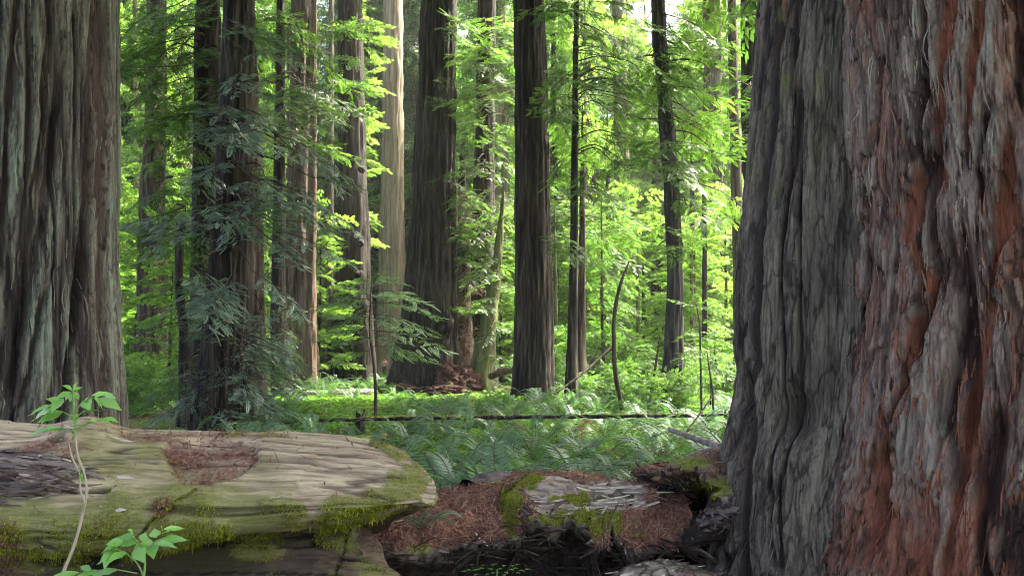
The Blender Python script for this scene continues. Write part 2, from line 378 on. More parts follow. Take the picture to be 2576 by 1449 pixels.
def bough(kind, L, rg):
    """a bough growing along +X from the origin: leaf kites, tints, sticks"""
    droop = rg.uniform(.10, .30); wob = rg.uniform(-.15, .15)
    f = lambda t: np.array((t * L, wob * L * t * t, L * (.10 * t - droop * t * t)))
    P = [f(t) for t in np.linspace(0, 1, 7)]
    sticks = [(np.array(P), np.linspace(.016, .003, 7) * L / 2)]
    O, D, U, SC = [], [], [], []; uj = .25 if kind == 'fine' else .5
    nsec = {'fine': 15, 'coarse': 9, 'broad': 12, 'dry': 12}[kind]
    for i in range(nsec):
        t = .12 + .86 * i / (nsec - 1); b = f(t); s = 1 if i % 2 else -1
        a = s * R(rg.uniform(38, 66)) * (1 if i < nsec - 1 else .1)
        dr = norm(np.array((math.cos(a), math.sin(a), rg.uniform(-.35, .05))))
        l = L * (.34 * (1 - .62 * t) + .07) * rg.uniform(.7, 1.25)
        e = b + dr * l + np.array((0, 0, -.12 * l))
        sticks.append((np.array([b, (b + e) / 2 + (0, 0, .03 * l), e]), np.array((.006, .004, .002)) * L / 2))
        ns = {'fine': 4, 'coarse': 3, 'broad': 8, 'dry': 3}[kind]
        for j in range(ns):
            q = (j + rg.uniform(.2, .9)) / ns
            O.append(b + (e - b) * q); aa = a + (R(rg.uniform(-55, 55)) if j < ns - 1 else 0)
            D.append((math.cos(aa), math.sin(aa), rg.uniform(-.55, .05)))
            U.append((rg.normal(0, uj), rg.normal(0, uj), 1)); SC.append(rg.uniform(.75, 1.2))
    O, D, U, SC = map(np.array, (O, D, U, SC))
    if kind == 'fine': k = place(spray_t(13), O, D, U, SC * .34 * (L / 2.2) ** .5); n = 14
    elif kind == 'coarse': k = place(spray_t(6, .10, .48), O, D, U, SC * .62 * (L / 2.2) ** .5); n = 7
    elif kind == 'dry': k = place(spray_t(7, .03, .35), O, D, U, SC * .3); n = 8
    else:
        T = spray_t(5, .13, .55, 62); k = place(T, O, D, U + np.random.default_rng(3).normal(0, .5, U.shape), SC * .29 * (L / 2.2) ** .5); n = 6
    ti = np.repeat(rg.uniform(.12, .85, len(O)), n) + rg.normal(0, .10, len(k))
    return k, np.clip(ti, 0, 1), sticks
LIB = {kd: [bough(kd, 2.2, np.random.default_rng(40 + i)) for i in range(7)] for kd in ('fine', 'coarse', 'broad', 'dry')}
for kd in LIB:
    nl = []
    for k, t, st in LIB[kd]:
        m = MB()
        for P, r in st: m.tube(P, r, 3)
        nl.append((k, t, np.concatenate(m.V), np.concatenate(m.F)))
    LIB[kd] = nl
def add_boughs(mb, kind, O, D, sc, rg, roll=.25, tshift=0.0):
    O = np.asarray(O, float).reshape(-1, 3); D = np.asarray(D, float).reshape(-1, 3)
    for i in range(len(O)):
        k, t, sv, sf = LIB[kind][rg.integers(0, 7)]
        d, s, u = frame(D[i], np.array((rg.normal(0, roll), rg.normal(0, roll), 1.0)))
        Mx = np.stack([d, s, u], -1) * sc[i]
        if rg.random() < .5: Mx[:, 1] *= -1
        mb.kites(k @ Mx.T + O[i], 0, np.clip(t + rg.normal(0, .07) + tshift, 0, 1))
        mb.add(sv @ Mx.T + O[i], sf, 1)
def crown_mesh(name, kind, leaf, z0, z1, rad0, rad1, nb, seed, up=.15, bs=1.0, twig='twig', tshift=0.0, roll=.45):
    """a crown round a vertical axis; boughs start near the trunk and fill the radius"""
    rg = np.random.default_rng(seed); mb = MB(); O, D, sc = [], [], []
    for i in range(nb):
        t = ((i + rg.random()) / nb) ** 1.1; z = z0 + (z1 - z0) * t
        rr = (rad0 + (rad1 - rad0) * t) * rg.uniform(.55, 1.25)
        a = i * 2.399 + rg.normal(0, .35)
        L = 2.2 * bs * rg.uniform(.8, 1.25)
        q = max(0.05, rr - L)
        O.append((math.cos(a) * q, math.sin(a) * q, z - .10 * q)); D.append((math.cos(a + rg.normal(0, .3)), math.sin(a + rg.normal(0, .3)), up + rg.normal(0, .32)))
        sc.append(L / 2.2)
        if q > .5:
            mb.tube(np.array([(0, 0, z + .05 * q), (math.cos(a) * q * .5, math.sin(a) * q * .5, z + .03 * q), O[-1]]), (.035, .026, .016), 4, 1)
    add_boughs(mb, kind, O, D, sc, rg, roll, tshift)
    return mb.mesh(name, [M[leaf], M[twig]])

def flakes(V, wgt, n, rg, ln, wd, lift=.02, tilt=.12, axis=1, tdir=None, smooth=7):
    """loose strips lying on the grid surface V, running along its second (or first) direction; returns verts, quads, tints' source index"""
    A = V[:-1, :-1]; B = V[1:, :-1]; D = V[:-1, 1:]
    p = (np.linalg.norm(np.cross(B - A, D - A), axis=-1) * wgt[:-1, :-1]).ravel(); p = p / p.sum()
    Q = V.copy()
    for _ in range(smooth):
        for k in (0, 1):
            w_ = np.pad(Q, [(1, 1) if q == k else (0, 0) for q in range(3)], mode='edge')
            Q = (np.take(w_, range(0, Q.shape[k]), k) + np.take(w_, range(1, Q.shape[k] + 1), k) + np.take(w_, range(2, Q.shape[k] + 2), k)) / 3
    Aq = Q[:-1, :-1]; Bq = Q[1:, :-1]; Dq = Q[:-1, 1:]; nr = np.cross(Bq - Aq, Dq - Aq)
    i = rg.choice(len(p), n, p=p); a, b = rg.random(n)[:, None], rg.random(n)[:, None]
    A, B, D, nr, Aq, Bq, Dq = (q.reshape(-1, 3)[i] for q in (A, B, D, nr, Aq, Bq, Dq))
    P = A + a * (B - A) + b * (D - A); Nn = norm(nr); t = norm((Aq - Dq) if axis == 1 else (Bq - Aq))
    if tdir is not None: t = np.broadcast_to(norm(np.array([tdir], float)), t.shape); Nn = norm(Nn + np.array((0, -.3, 1.2))); t = norm(t - (t * Nn).sum(-1, keepdims=True) * Nn)
    s = np.cross(Nn, t)
    k = rg.normal(0, tilt, (n, 1)) + .5 * tilt * fbm(P * 2.5, 2, 7)[:, None]; t = norm(t + s * k)
    # keep strips flat to the large form
    s = norm(np.cross(Nn, t)); L = (ln[0] * (ln[1] / ln[0]) ** rg.random(n) ** 1.3)[:, None]; W = (wd[0] * (wd[1] / wd[0]) ** rg.random(n))[:, None]
    st = np.array((0, .22, .5, .78, 1)); pw = np.array((.35, .9, 1, .85, .30)); out = []
    lf = lift * rg.uniform(.2, 1.2, (n, 1)) * np.minimum(1, L / ln[1] + .35); bow = rg.normal(0, .06, (n, 1)) * L
    for j, q in enumerate(st):
        c = P + t * L * (q - .5) + s * bow * (1 - (2 * q - 1) ** 2) + Nn * (-.006 + lf * q ** 1.6)
        w = W * pw[j] * rg.uniform(.65, 1.25, (n, 1))
        out.append(np.stack([c - s * w - Nn * W * .25, c + s * W * rg.normal(0, .15, (n, 1)) + Nn * W * .12, c + s * w * rg.uniform(.7, 1.1, (n, 1)) - Nn * W * .25], 1))
    v = np.stack(out, 1)                                    # n, 5, 3, 3
    f0 = []
    for j in range(4):
        for c in range(2):
            x = j * 3 + c; f0.append((x, x + 3, x + 4, x + 1))
    F = (np.arange(n) * 15)[:, None, None] + np.array(f0)[None]
    return v.reshape(-1, 3), F.reshape(-1, 4), i, P
# ------------------------------------------------------------------ trunks
def trunk_pts(keys, d, H, flare=1.3):
    """keys: (X, Y, W) on the sheet from top to bottom; -> path rows x, y, z, r from the ground to height H"""
    P = []
    for X, Y, W in keys[::-1]:
        a = pt(X, Y, d); P.append((a[0], a[1], a[2], W * K / FOC * d / 2))
    P = np.array(P)
    zg = g1(P[0, 0], P[0, 1])
    if P[0, 2] > zg + .05:
        P = np.vstack([[P[0, 0], P[0, 1], zg - .15, P[0, 3] * flare], P])
    else: P[0, 2] = zg - .15
    top = P[-1]
    if H > top[2] + 2:
        sl = (P[-1, :3] - P[-2, :3]) / max(.1, P[-1, 2] - P[-2, 2]) * .4
        n = 4
        ext = [[top[0] + sl[0] * (H - top[2]) * q, top[1], top[2] + (H - top[2]) * q, top[3] * (1 - .75 * q)] for q in np.linspace(0, 1, n + 1)[1:]]
        P = np.vstack([P, ext])
    return P
def trunk_verts(P, na, zs, furrow=.05, lobes=7, seed=0, lob=.05, fscale=9.0, stretch=.06):
    """displaced trunk; zs: heights of the rings (relative to base); returns grid verts (na, nz, 3) relative to the base and crack depth"""
    base = P[0, :3].copy(); base[2] += .15
    z = P[:, 2]
    zz = np.clip(np.asarray(zs) + base[2], z[0], z[-1])
    px_, py_, pr = (np.interp(zz, z, P[:, k]) for k in (0, 1, 3))
    for _ in range(2):                       # soften the corners of the path
        px_[1:-1] = (px_[:-2] + 2 * px_[1:-1] + px_[2:]) / 4; pr[1:-1] = (pr[:-2] + 2 * pr[1:-1] + pr[2:]) / 4
    th = np.linspace(0, 2 * np.pi, na, endpoint=False)
    c, s = np.cos(th)[:, None], np.sin(th)[:, None]
    r = np.broadcast_to(pr[None], (na, len(zz))).copy()
    zl = zz[None] - base[2]
    ph = 3 * noise(np.stack([zz * .12, zz * 0 + seed, zz * 0], -1), 3)[None]
    fl = np.exp(-np.maximum(zl, 0) / 1.2)
    r *= 1 + lob * np.cos(lobes * th[:, None] + ph) * (.5 + 1.2 * fl) + lob * .8 * np.cos((lobes * 2 + 3) * th[:, None] - ph * 2)
    p3 = np.stack([c * r, s * r, zl * stretch + 0 * r], -1)
    n = fbm(p3 * fscale + seed * 7.3, 3, seed)
    crack = sst(.70, .97, 1 - np.abs(n) * 1.6)
    r = r - furrow * crack + furrow * .6 * noise(p3 * fscale * 2.3, seed + 3)
    x, y = px_[None] + c * r - base[0], py_[None] + s * r - base[1]
    return np.stack([x, y, zl + 0 * r], -1), crack, base
def make_trunk(parent, P, na, zs, m, name='trunk', **kw):
    V, cr, base = trunk_verts(P, na, zs, **kw)
    mb = MB(); mb.add(V, gridf(V.shape[0], V.shape[1], True))
    return mb.obj(name, m, parent, smooth=True)
def rings(d, H, px_step=6):
    vis = EYE + 360 / FOC * d
    st = px_step * d / FOC
    a = np.arange(-.15, min(vis, H), st)
    return np.r_[a, np.linspace(min(vis, H), H, 10)[1:]] if H > vis + 1 else np.r_[a, H]

def zone_foliage(mb, kind, rect, dr, n, rg, sc=(.6, 1.1), base=(0, 0, 0), axis=None, down=-.15, tshift=0.0, limb=.02):
    """boughs through a region of the tree's crown; limbs lead back to the trunk axis (a function of height)"""
    x0, y0, x1, y1 = rect; base = np.asarray(base)
    for i in range(n):
        s = rg.uniform(*sc)
        q = pt(rg.uniform(x0, x1), rg.uniform(y0, y1), rg.uniform(*dr))
        if axis is not None:
            a0 = axis(q[2]); v = q - a0; v[2] = 0; dist = np.linalg.norm(v)
            az = math.atan2(v[1], v[0]) + rg.normal(0, .5)
        else: az = rg.uniform(0, 6.28); dist = 0
        dv = np.array((math.cos(az), math.sin(az), down + rg.normal(0, .2)))
        o = q - norm(dv) * 1.1 * s
        add_boughs(mb, kind, [o - base], [dv], [s], rg, .3, tshift)
        if axis is not None and dist > .6:
            a1 = axis(o[2] + min(3.0, .25 * dist)) - base; b = o - base
            mid = (a1 + b) / 2 + np.array((rg.normal(0, .1), rg.normal(0, .1), .08 * dist + rg.normal(0, .1)))
            mb.tube(spline(np.array([a1, mid, b]), 7), np.linspace(limb * 1.6, limb * .6, 7), 4, 1)

def tree(name, label, d, keys, m, H, na=28, px_step=6, group=None, zones=(), high=None, leaf='needle_mid', cat='tree', flare=1.3, **kw):
    P = trunk_pts(keys, d, H, flare)
    base = P[0, :3].copy(); base[2] += .15
    t = thing(name, base, label, cat, group)
    make_trunk(t, P, na, rings(d, H, px_step) , M[m], **kw)
    ax_ = lambda z: np.array((np.interp(z, P[:, 2], P[:, 0]), np.interp(z, P[:, 2], P[:, 1]), z))
    if zones or high:
        mb = MB(); rg = np.random.default_rng(int(d * 131 + keys[0][0]))
        for zn in zones:
            kd, rect, dr, n = zn[:4]; o = zn[4] if len(zn) > 4 else {}
            zone_foliage(mb, kd, rect, dr, n, rg, base=base, axis=ax_, **o)
        if mb.n: mb.obj('crown', [M[leaf], M['twig']], t)
        if high:
            z0, sc, k = high; z0 += 3
            o = link('crown', HIGH[k] if k < 2 else DENSE, t, (ax_(z0 + 4)[0] - base[0], 0, z0)); o.scale = (sc, sc, 1); o.rotation_euler.z = (d * 3.7) % 6.28
    return t, P
HIGH = [crown_mesh('high_crown', 'coarse', 'needle_mid', 0, 24, 5.5, 1.5, 95, 70 + i, .0, 1.35) for i in range(2)]
DENSE = crown_mesh('high_crown', 'coarse', 'needle_mid', 0, 20, 12, 4, 330, 79, .0, 2.0)  # unseen crown, made wide and thick to shade the foreground

# ------------------------------------------------------------------ the two great trunks on the right and the one on the left
def giant(name, label, P, na_front, na_back, zs, face, m, seed, fur, crown, group=None, feats=None, lobes=5, lob=.05, flk=None):
    base = P[0, :3].copy(); base[2] += .15
    t = thing(name, base, label, 'tree', group)
    z = P[:, 2]; zz = zs + base[2]
    px_, py_, pr = (spline(np.c_[P[:, 2], P[:, 2] * 0, P[:, 2] * 0, P[:, k]], 400) for k in (0, 1, 3))
    px_, py_, pr = (np.interp(zz, q[:, 0], q[:, 3]) for q in (px_, py_, pr))
    th = np.r_[np.linspace(face - 1.9, face + 1.9, na_front, endpoint=False), np.linspace(face + 1.9, face - 1.9 + 2 * np.pi, na_back, endpoint=False)]
    c, s = np.cos(th)[:, None], np.sin(th)[:, None]
    r = np.broadcast_to(pr[None], (len(th), len(zz))).copy(); zl = zz[None] - base[2]
    p3 = np.stack([c * r, s * r, zl + 0 * r], -1)
    wx = fbm(p3 * (1.1, 1.1, .55), 3, seed + 40)[..., None]; wy = fbm(p3 * (1.1, 1.1, .55) + 9, 3, seed + 41)[..., None]
    q = p3 + np.concatenate([wx, wy, 0 * wx], -1) * fur['warp']
    lo = lob * fbm(p3 * (1.2, 1.2, .25) + seed, 2, seed) * 2.2
    n1 = fbm(q * (fur['f1'], fur['f1'], fur['f1'] * fur['s']), 3, seed + 1)
    n2 = fbm(q * (fur['f2'], fur['f2'], fur['f2'] * fur['s'] * .7), 5, seed + 2)
    n3 = fbm(q * (fur['f3'], fur['f3'], fur['f3'] * fur['s'] * 1.5), 4, seed + 3)
    n4 = fbm(q * (fur['f4'], fur['f4'], fur['f4'] * .12), 4, seed + 4)
    c1 = sst(.80, .99, 1 - np.abs(n1) * 1.5); c2 = sst(.76, .98, 1 - np.abs(n2) * 1.4)
    n5 = fbm(q * (fur['f2'] * 2.1, fur['f2'] * 2.1, fur['f2'] * fur['s'] * 1.2), 4, seed + 9); c3 = sst(.74, .98, 1 - np.abs(n5) * 1.4)
    pl = n3 * 3.2; st = np.floor(pl) + sst(.86, 1, pl - np.floor(pl))          # flaking plates
    bare = sst(fur['bare'], fur['bare'] + .16, fbm(q * (2.1, 2.1, .42) + 31, 4, seed + 5)) if fur['bare'] < 1 else 0 * n1
    msk = np.zeros(r.shape + (4,))
    dr = lo - fur['d1'] * c1 - fur['d2'] * .7 * c2 - fur['d2'] * .4 * c3 + fur['d2'] * .9 * (1 - 2.2 * np.abs(n2)) * (1 - c1) + fur['d3'] * st / 3.2 + fur['d4'] * n4 - bare * fur['db']
    msk[..., 0] = np.clip(.85 * c1 ** 1.5 + .55 * c2 ** 1.5 + .4 * c3 ** 2, 0, 1); msk[..., 1] = np.clip(bare + .25 * c1, 0, 1)
    msk[..., 3] = np.clip(sst(.0, .45, fbm(p3 * (1.6, 1.6, .8) + 77, 4, seed + 6)) * (1 - bare), 0, 1)
    if 'pl' in fur:
        jag = np.stack([noise(q * (30, 30, 9), seed + 60), noise(q * (30, 30, 9) + 5, seed + 61), noise(q * (30, 30, 9) + 9, seed + 62)], -1) * .16
        pa, ga, oa = worley(q * (fur['pl'], fur['pl'], fur['pl'] * fur['ps']) + jag, seed + 70)
        pb, gb, ob = worley(q * (fur['pl'] * 2.7, fur['pl'] * 2.7, fur['pl'] * 2.7 * fur['ps'] * 1.3) + jag * 1.3 + 17, seed + 75)
        ea, eb = sst(.16, .02, ga), sst(.14, .02, gb)
        dr = dr + fur['ph'] * (pa - .5 + .55 * oa) + fur['ph'] * .42 * (pb - .5 + .6 * ob) - fur['ph'] * .5 * ea * (pa < .8) - fur['ph'] * .2 * eb
        msk[..., 0] = np.clip(np.maximum(msk[..., 0], .75 * ea * (pa < .7) + .35 * eb * (pb < .6)), 0, 1)
        msk[..., 3] = np.clip(.55 * (pa - .2) + .55 * (pb - .3) + .35 * msk[..., 3], 0, 1)
        msk[..., 1] = np.clip(msk[..., 1] + .55 * ((pa < .28) | (pb < .18)) * (fur['bare'] < .4) * sst(-.25, .2, fbm(p3 * (1.5, 1.5, .6) + 51, 3, seed + 8)), 0, 1)
    if feats is not None:
        B = np.stack([px_[None] + c * r, py_[None] + s * r, zz[None] + 0 * r], -1)
        X, Y = proj(B)
        dr, msk = feats(X, Y, dr, msk, np.sin(th)[:, None] < .55, p3)
    r = r + dr
    V = np.stack([px_[None] + c * r - base[0], py_[None] + s * r - base[1], zl + 0 * r], -1)
    mb = MB(); mb.add(V, gridf(len(th), len(zz), True), col=np.clip(msk, 0, 1).reshape(-1, 4))
    mb.obj('trunk', M[m], t, smooth=True)
    if flk:
        fm, n_, ln, wd, lift, tilt, tf = flk; rg = np.random.default_rng(seed + 5)
        wg = (np.sin(th)[:, None] < .75) * (zl > .2) * (zl < EYE + 372 / FOC * base[1]) * (1 - .75 * msk[..., 0]) * (1 - .30 * np.clip(msk[..., 1], 0, 1))
        fv, ff, ci, P_ = flakes(V, wg, n_, rg, ln, wd, lift, tilt)
        mk_ = np.clip(msk[:-1, :-1], 0, 1).reshape(-1, 4)[ci]
        tn = np.clip(tf(mk_, P_ + base, rg), 0, 1)
        fb = MB(); fb.add(fv, ff, 0, np.repeat(tn, 8)); fb.obj('loose_bark', M[fm], t)
    if crown:
        z0, sc, k = crown
        o = link('crown', HIGH[k] if k < 2 else DENSE, t, (0, 0, z0)); o.scale = (sc, sc, 1)
    return t
def wpath(rows, d): return np.array([(*pt(X, Y, d), W * K / FOC * d / 2) for X, Y, W in rows])
def ext(P, H):
    t = P[-1]; return np.vstack([P, [[t[0], t[1], t[2] + (H - t[2]) * q, t[3] * (1 - .7 * q)] for q in (.3, .6, 1)]])

# red-barked giant, right
dR = 4.5; cxR = (2590 * K - 512) / FOC * dR
PR = np.array([(cxR + .0, dR, -.15, 1.42), (cxR, dR, .5, 1.27), (cxR + .02, dR, 1.1, 1.13), (cxR + .03, dR, 1.8, 1.03), (cxR + .02, dR, 2.6, .98), (cxR, dR, 3.6, .95), (cxR, dR, 4.6, .93), (cxR, dR, 12, .85), (cxR, dR, 26, .6), (cxR, dR, 40, .15)])
def featR(X, Y, dr, msk, fr, p3):
    # long bare strips of inner bark and sinuous cracks
    wob = 34 * noise(np.stack([Y / 160, Y * 0, Y * 0 + .5], -1), 90) + 16 * noise(np.stack([Y / 50, Y * 0, Y * 0 + 7.5], -1), 91)
    n = noise(p3 * (9, 9, 1.6), 92) * 14
    def strip(pts, wid, dep, red=1.0, crack=0.0):
        nonlocal dr
        Yk = [p[1] for p in pts]; Xk = [p[0] for p in pts]
        xc = np.interp(Y, Yk, Xk) + wob * .35
        ww = wid * (.55 + .45 * noise(np.stack([Y / 90, X * 0, X * 0 + wid], -1), 93)) + n * .4
        a = (1 - sst(ww * .6, ww * 1.15 + 3, np.abs(X - xc))) * sst(Yk[0] - 30, Yk[0] + 30, Y) * (1 - sst(Yk[-1] - 30, Yk[-1] + 30, Y)) * fr
        dr = dr - dep * a
        msk[..., 1] = np.maximum(msk[..., 1], red * a); msk[..., 0] = np.maximum(msk[..., 0] * (1 - .6 * a), crack * a ** 3); msk[..., 3] *= 1 - a
    strip([(2385, -40), (2365, 120), (2335, 330), (2345, 480)], 26, .045)
    strip([(2465, -40), (2440, 130), (2415, 330), (2430, 400)], 24, .05)
    strip([(2290, 420), (2275, 600), (2330, 760), (2300, 820)], 24, .035)
    strip([(2530, 330), (2520, 560), (2470, 740), (2500, 800)], 46, .06, 1, .2)
    strip([(2330, 700), (2290, 850), (2245, 1040), (2205, 1250), (2190, 1460)], 26, .05, 1, .5)
    strip([(2160, 560), (2130, 700), (2120, 850)], 26, .03, .8)
    strip([(2480, 800), (2440, 950), (2420, 1100), (2390, 1280), (2370, 1460)], 30, .045, 1, .25)
    strip([(2200, 1180), (2230, 1300), (2240, 1460)], 40, .03, .75)
    strip([(2300, 1240), (2330, 1340), (2310, 1460)], 46, .03, .7)
    strip([(2470, 260), (2450, 420), (2460, 520)], 13, .07, .3, 1)
    strip([(2215, 150), (2205, 300), (2190, 420)], 10, .05, .2, 1)
    strip([(2190, 480), (2160, 560), (2150, 640)], 14, .06, .3, 1)
    strip([(2320, 760), (2290, 900), (2230, 1110), (2200, 1300)], 9, .07, 0, 1)
    return dr, msk
giant('redwood_tree', 'huge redwood trunk with grey bark peeling off rust red inner bark, at the right edge', PR, 620, 60,
      np.r_[np.arange(-.15, .4, .05), np.arange(.4, 4.35, .0125), np.arange(4.4, 40, 1.2)], -2.02, 'near_red', 3,
      dict(warp=.10, f1=3.4, f2=11, f3=8, f4=42, s=.12, d1=.075, d2=.018, d3=.012, d4=.010, bare=.12, db=.02, pl=9.0, ps=.13, ph=.018), (15, 1.15, 2), feats=featR, lob=.05, flk=('flake_red', 17000, (.04, .32), (.0025, .010), .0028, .045, lambda m, P, rg: .52 + .35 * fbm(P * (1.3, 1.3, .7), 3, 201) + .45 * fbm(P * (8, 8, 1.3), 3, 204) - .36 * m[:, 1] - .2 * m[:, 0] + rg.normal(0, .10, len(P))))
# grey-barked lobe tree, fused to it
PG = wpath([(2055, 1449, 545), (2060, 1250, 480), (2085, 1000, 430), (2095, 700, 440), (2105, 350, 405), (2125, 0, 400), (2130, -100, 395)], 5.0)
PG = np.vstack([[[PG[0, 0] - .03, 5.0, -.15, PG[0, 3] * 1.22]], PG]); PG = ext(PG, 32)
def featG(X, Y, dr, msk, fr, p3):
    for cx, cy, rx, ry in ((2010, 300, 75, 60), (1985, 430, 70, 60), (1960, 350, 45, 40), (2010, 200, 50, 40), (1980, 30, 60, 30)):
        b = blob(X, Y, cx, cy, rx, ry, .7) * fr; msk[..., 2] = np.maximum(msk[..., 2], .9 * b * sst(-.02, .3, fbm(p3 * (9, 9, 5), 4, 35))); dr = dr + .012 * b * np.maximum(0, fbm(p3 * (30, 30, 30), 2, 36))
    wob = 12 * noise(np.stack([Y / 90, Y * 0, Y * 0], -1), 95)
    xc = np.interp(Y, [-50, 300, 650, 900, 1449], [1945, 1935, 1912, 1905, 1870]) + wob
    a = (1 - sst(6, 20, np.abs(X - xc))) * fr; dr = dr - .05 * a; msk[..., 0] = np.maximum(msk[..., 0], .9 * a)
    lf = sst(30, -10, X - xc) * fr                                               # strip of rougher bark left of the crack
    dr = dr + .02 * lf
    h = blob(X, Y, 2005, 1050, 48, 60, .6) * fr; dr = dr - .09 * h; msk[..., 0] = np.maximum(msk[..., 0], .8 * h)
    sw = blob(X, Y, 1990, 1180, 80, 60, .8) * fr; dr = dr + .03 * sw
    pale = np.interp(Y, [0, 560, 640, 900, 1000], [0, 0, 1, 1, 0]) * (1 - sst(14, 40, np.abs(X - 1960 - wob))) * fr
    msk[..., 3] = np.maximum(msk[..., 3], .8 * pale)
    xd = np.interp(Y, [-50, 200, 700, 900, 1150], [2140, 2140, 2070, 2070, 2040])
    dk = (1 - sst(40, 75, np.abs(X - xd))) * fr * (1 - sst(1000, 1150, Y)); dr = dr - .035 * dk; msk[..., 0] = np.maximum(msk[..., 0], .45 * dk * (.6 + .4 * noise(p3 * (16, 16, 4), 96)))
    return dr, msk
giant('redwood_tree', 'grey mossy redwood trunk fused to the left side of the huge red-barked trunk', PG, 470, 50,
      np.r_[np.arange(-.15, .4, .06), np.arange(.4, 4.7, .0135), np.arange(4.8, 32, 1.2)], -1.9, 'near_grey', 8,
      dict(warp=.07, f1=4.2, f2=13, f3=10, f4=50, s=.10, d1=.028, d2=.016, d3=.010, d4=.008, bare=.42, db=.015, pl=17, ps=.11, ph=.008), (15, 1.2, 1), feats=featG, lob=.03, flk=('flake_grey', 9000, (.03, .26), (.0022, .009), .0028, .06, lambda m, P, rg: .50 + .35 * fbm(P * (1.5, 1.5, .8), 3, 202) - .35 * m[:, 0] + .3 * m[:, 3] + rg.normal(0, .12, len(P))))
# left giant
PL = wpath([(22, 1085, 535), (28, 1010, 520), (30, 950, 510), (30, 820, 498), (30, 700, 493), (28, 400, 498), (26, 0, 508), (26, -120, 510)], 12.0)
PL = np.vstack([[[PL[0, 0], 12.0, -.15, PL[0, 3] * 1.12]], PL]); PL = ext(PL, 45)
PL[-4:, 3] = np.minimum(PL[-4:, 3], (1.55, 1.3, 1.0, .3))
def featL(X, Y, dr, msk, fr, p3):
    for i, pts in enumerate([[(45, -50), (30, 200), (10, 420), (-10, 700)], [(240, -50), (233, 300), (205, 700), (150, 1080)], [(130, -50), (108, 300), (75, 620), (20, 1000)],
                             [(140, 250), (118, 420), (70, 760), (30, 1000)], [(262, -50), (258, 400), (255, 800), (258, 1080)], [(205, 640), (195, 800), (155, 1080)],
                             [(120, 700), (85, 880), (30, 1080)]]):
        wob = 5 * noise(np.stack([Y / 110, Y * 0 + i, Y * 0], -1), 97) + 2 * noise(np.stack([Y / 24, Y * 0 + i, Y * 0], -1), 98)
        xc = np.interp(Y, [p[1] for p in pts], [p[0] for p in pts]) + wob
        wd = 9 + 5 * noise(np.stack([Y / 80, Y * 0 + i + .5, Y * 0], -1), 99)
        a = (1 - sst(wd * .5, wd * 1.5, np.abs(X - xc))) * fr * sst(pts[0][1] - 60, pts[0][1] + 60, Y) * (1 - sst(pts[-1][1] - 40, pts[-1][1] + 40, Y))
        dr = dr - .10 * a; msk[..., 0] = np.maximum(msk[..., 0], .75 * a ** 2); msk[..., 1] = np.maximum(msk[..., 1], .55 * a)
        msk[..., 3] *= 1 - a
    b = blob(X, Y, 110, 800, 110, 230, .8) * fr * sst(-.3, .3, fbm(p3 * (3, 3, 1.2), 3, 33)); msk[..., 3] = np.maximum(msk[..., 3], b * .95)
    return dr, msk
giant('redwood_tree', 'massive furrowed redwood trunk at the left edge, behind the mossy fallen log', PL, 380, 40,
      np.r_[np.arange(-.15, 7.1, .036), np.arange(7.3, 45, 1.5)], -1.35, 'near_left', 14,
      dict(warp=.05, f1=2.0, f2=5.5, f3=3.2, f4=19, s=.045, d1=.04, d2=.022, d3=.02, d4=.016, bare=.55, db=.02, pl=8, ps=.10, ph=.014), (17, 1.4, 1), feats=featL, lob=.03, flk=('flake_left', 2600, (.15, .8), (.006, .020), .010, .02, lambda m, P, rg: .48 + .25 * fbm(P * (.9, .9, .3), 3, 203) + .35 * fbm(P * (6, 6, .25), 3, 205) - .4 * m[:, 1] + .45 * m[:, 3] * (rg.random(len(P)) < .7) + rg.normal(0, .14, len(P))))

tr_ = thing('redwood_tree', (8.6, 15.0, g1(8.6, 15.0)), 'unseen redwood added behind the huge red-barked trunk to shade the ferns with its crown', 'tree')  # unseen tree, added so that its crown shades the near ferns
Ph = np.array([(8.6, 15, -.3, .75), (8.6, 15, 1.2, .55), (8.6, 15, 15, .42), (8.6, 15, 36, .1)]); make_trunk(tr_, Ph, 32, np.arange(-.15, 36, .5), M['bark_dark'])
o = link('crown', DENSE, tr_, (0, 0, 14)); o.scale = (.46, .46, 1)
# ------------------------------------------------------------------ standing trees one can tell apart
F, Cc, Bd = 'fine', 'coarse', 'broad'
tree('redwood_tree', 'dark redwood with blue-green sprays hanging down its trunk, just behind the left log', 17.8,
     [(603, -60, 76), (603, 0, 76), (592, 300, 82), (580, 600, 90), (562, 850, 100), (545, 1075, 118)], 'bark_dark', 42, 72, 4, leaf='needle_shade', high=(14, 1.3, 0), furrow=.035, fscale=11.0,
     zones=[(F, (520, 60, 680, 420), (15.8, 17.2), 14, dict(sc=(.45, .8), down=-.3)), (F, (520, 430, 700, 760), (15.6, 17.0), 15, dict(sc=(.4, .75), down=-.3)),
            (F, (650, 340, 850, 620), (16.0, 18.5), 16, dict(sc=(.5, .8), down=-.3)), (F, (350, 500, 500, 610), (16, 18), 6, dict(sc=(.45, .7), down=-.2)),
            (F, (410, 930, 500, 1050), (16.8, 19), 6, dict(sc=(.35, .6), down=-.25)), (F, (610, 880, 740, 1040), (16.5, 18.5), 9, dict(sc=(.35, .6), down=-.25)), (F, (500, 990, 600, 1050), (16, 17), 2, dict(sc=(.25, .4), down=-.2)), (F, (590, 780, 700, 930), (16.0, 17.4), 5, dict(sc=(.3, .5), down=-.3)), ('dry', (440, 760, 720, 1020), (16.4, 18.2), 20, dict(sc=(.5, .9)))])
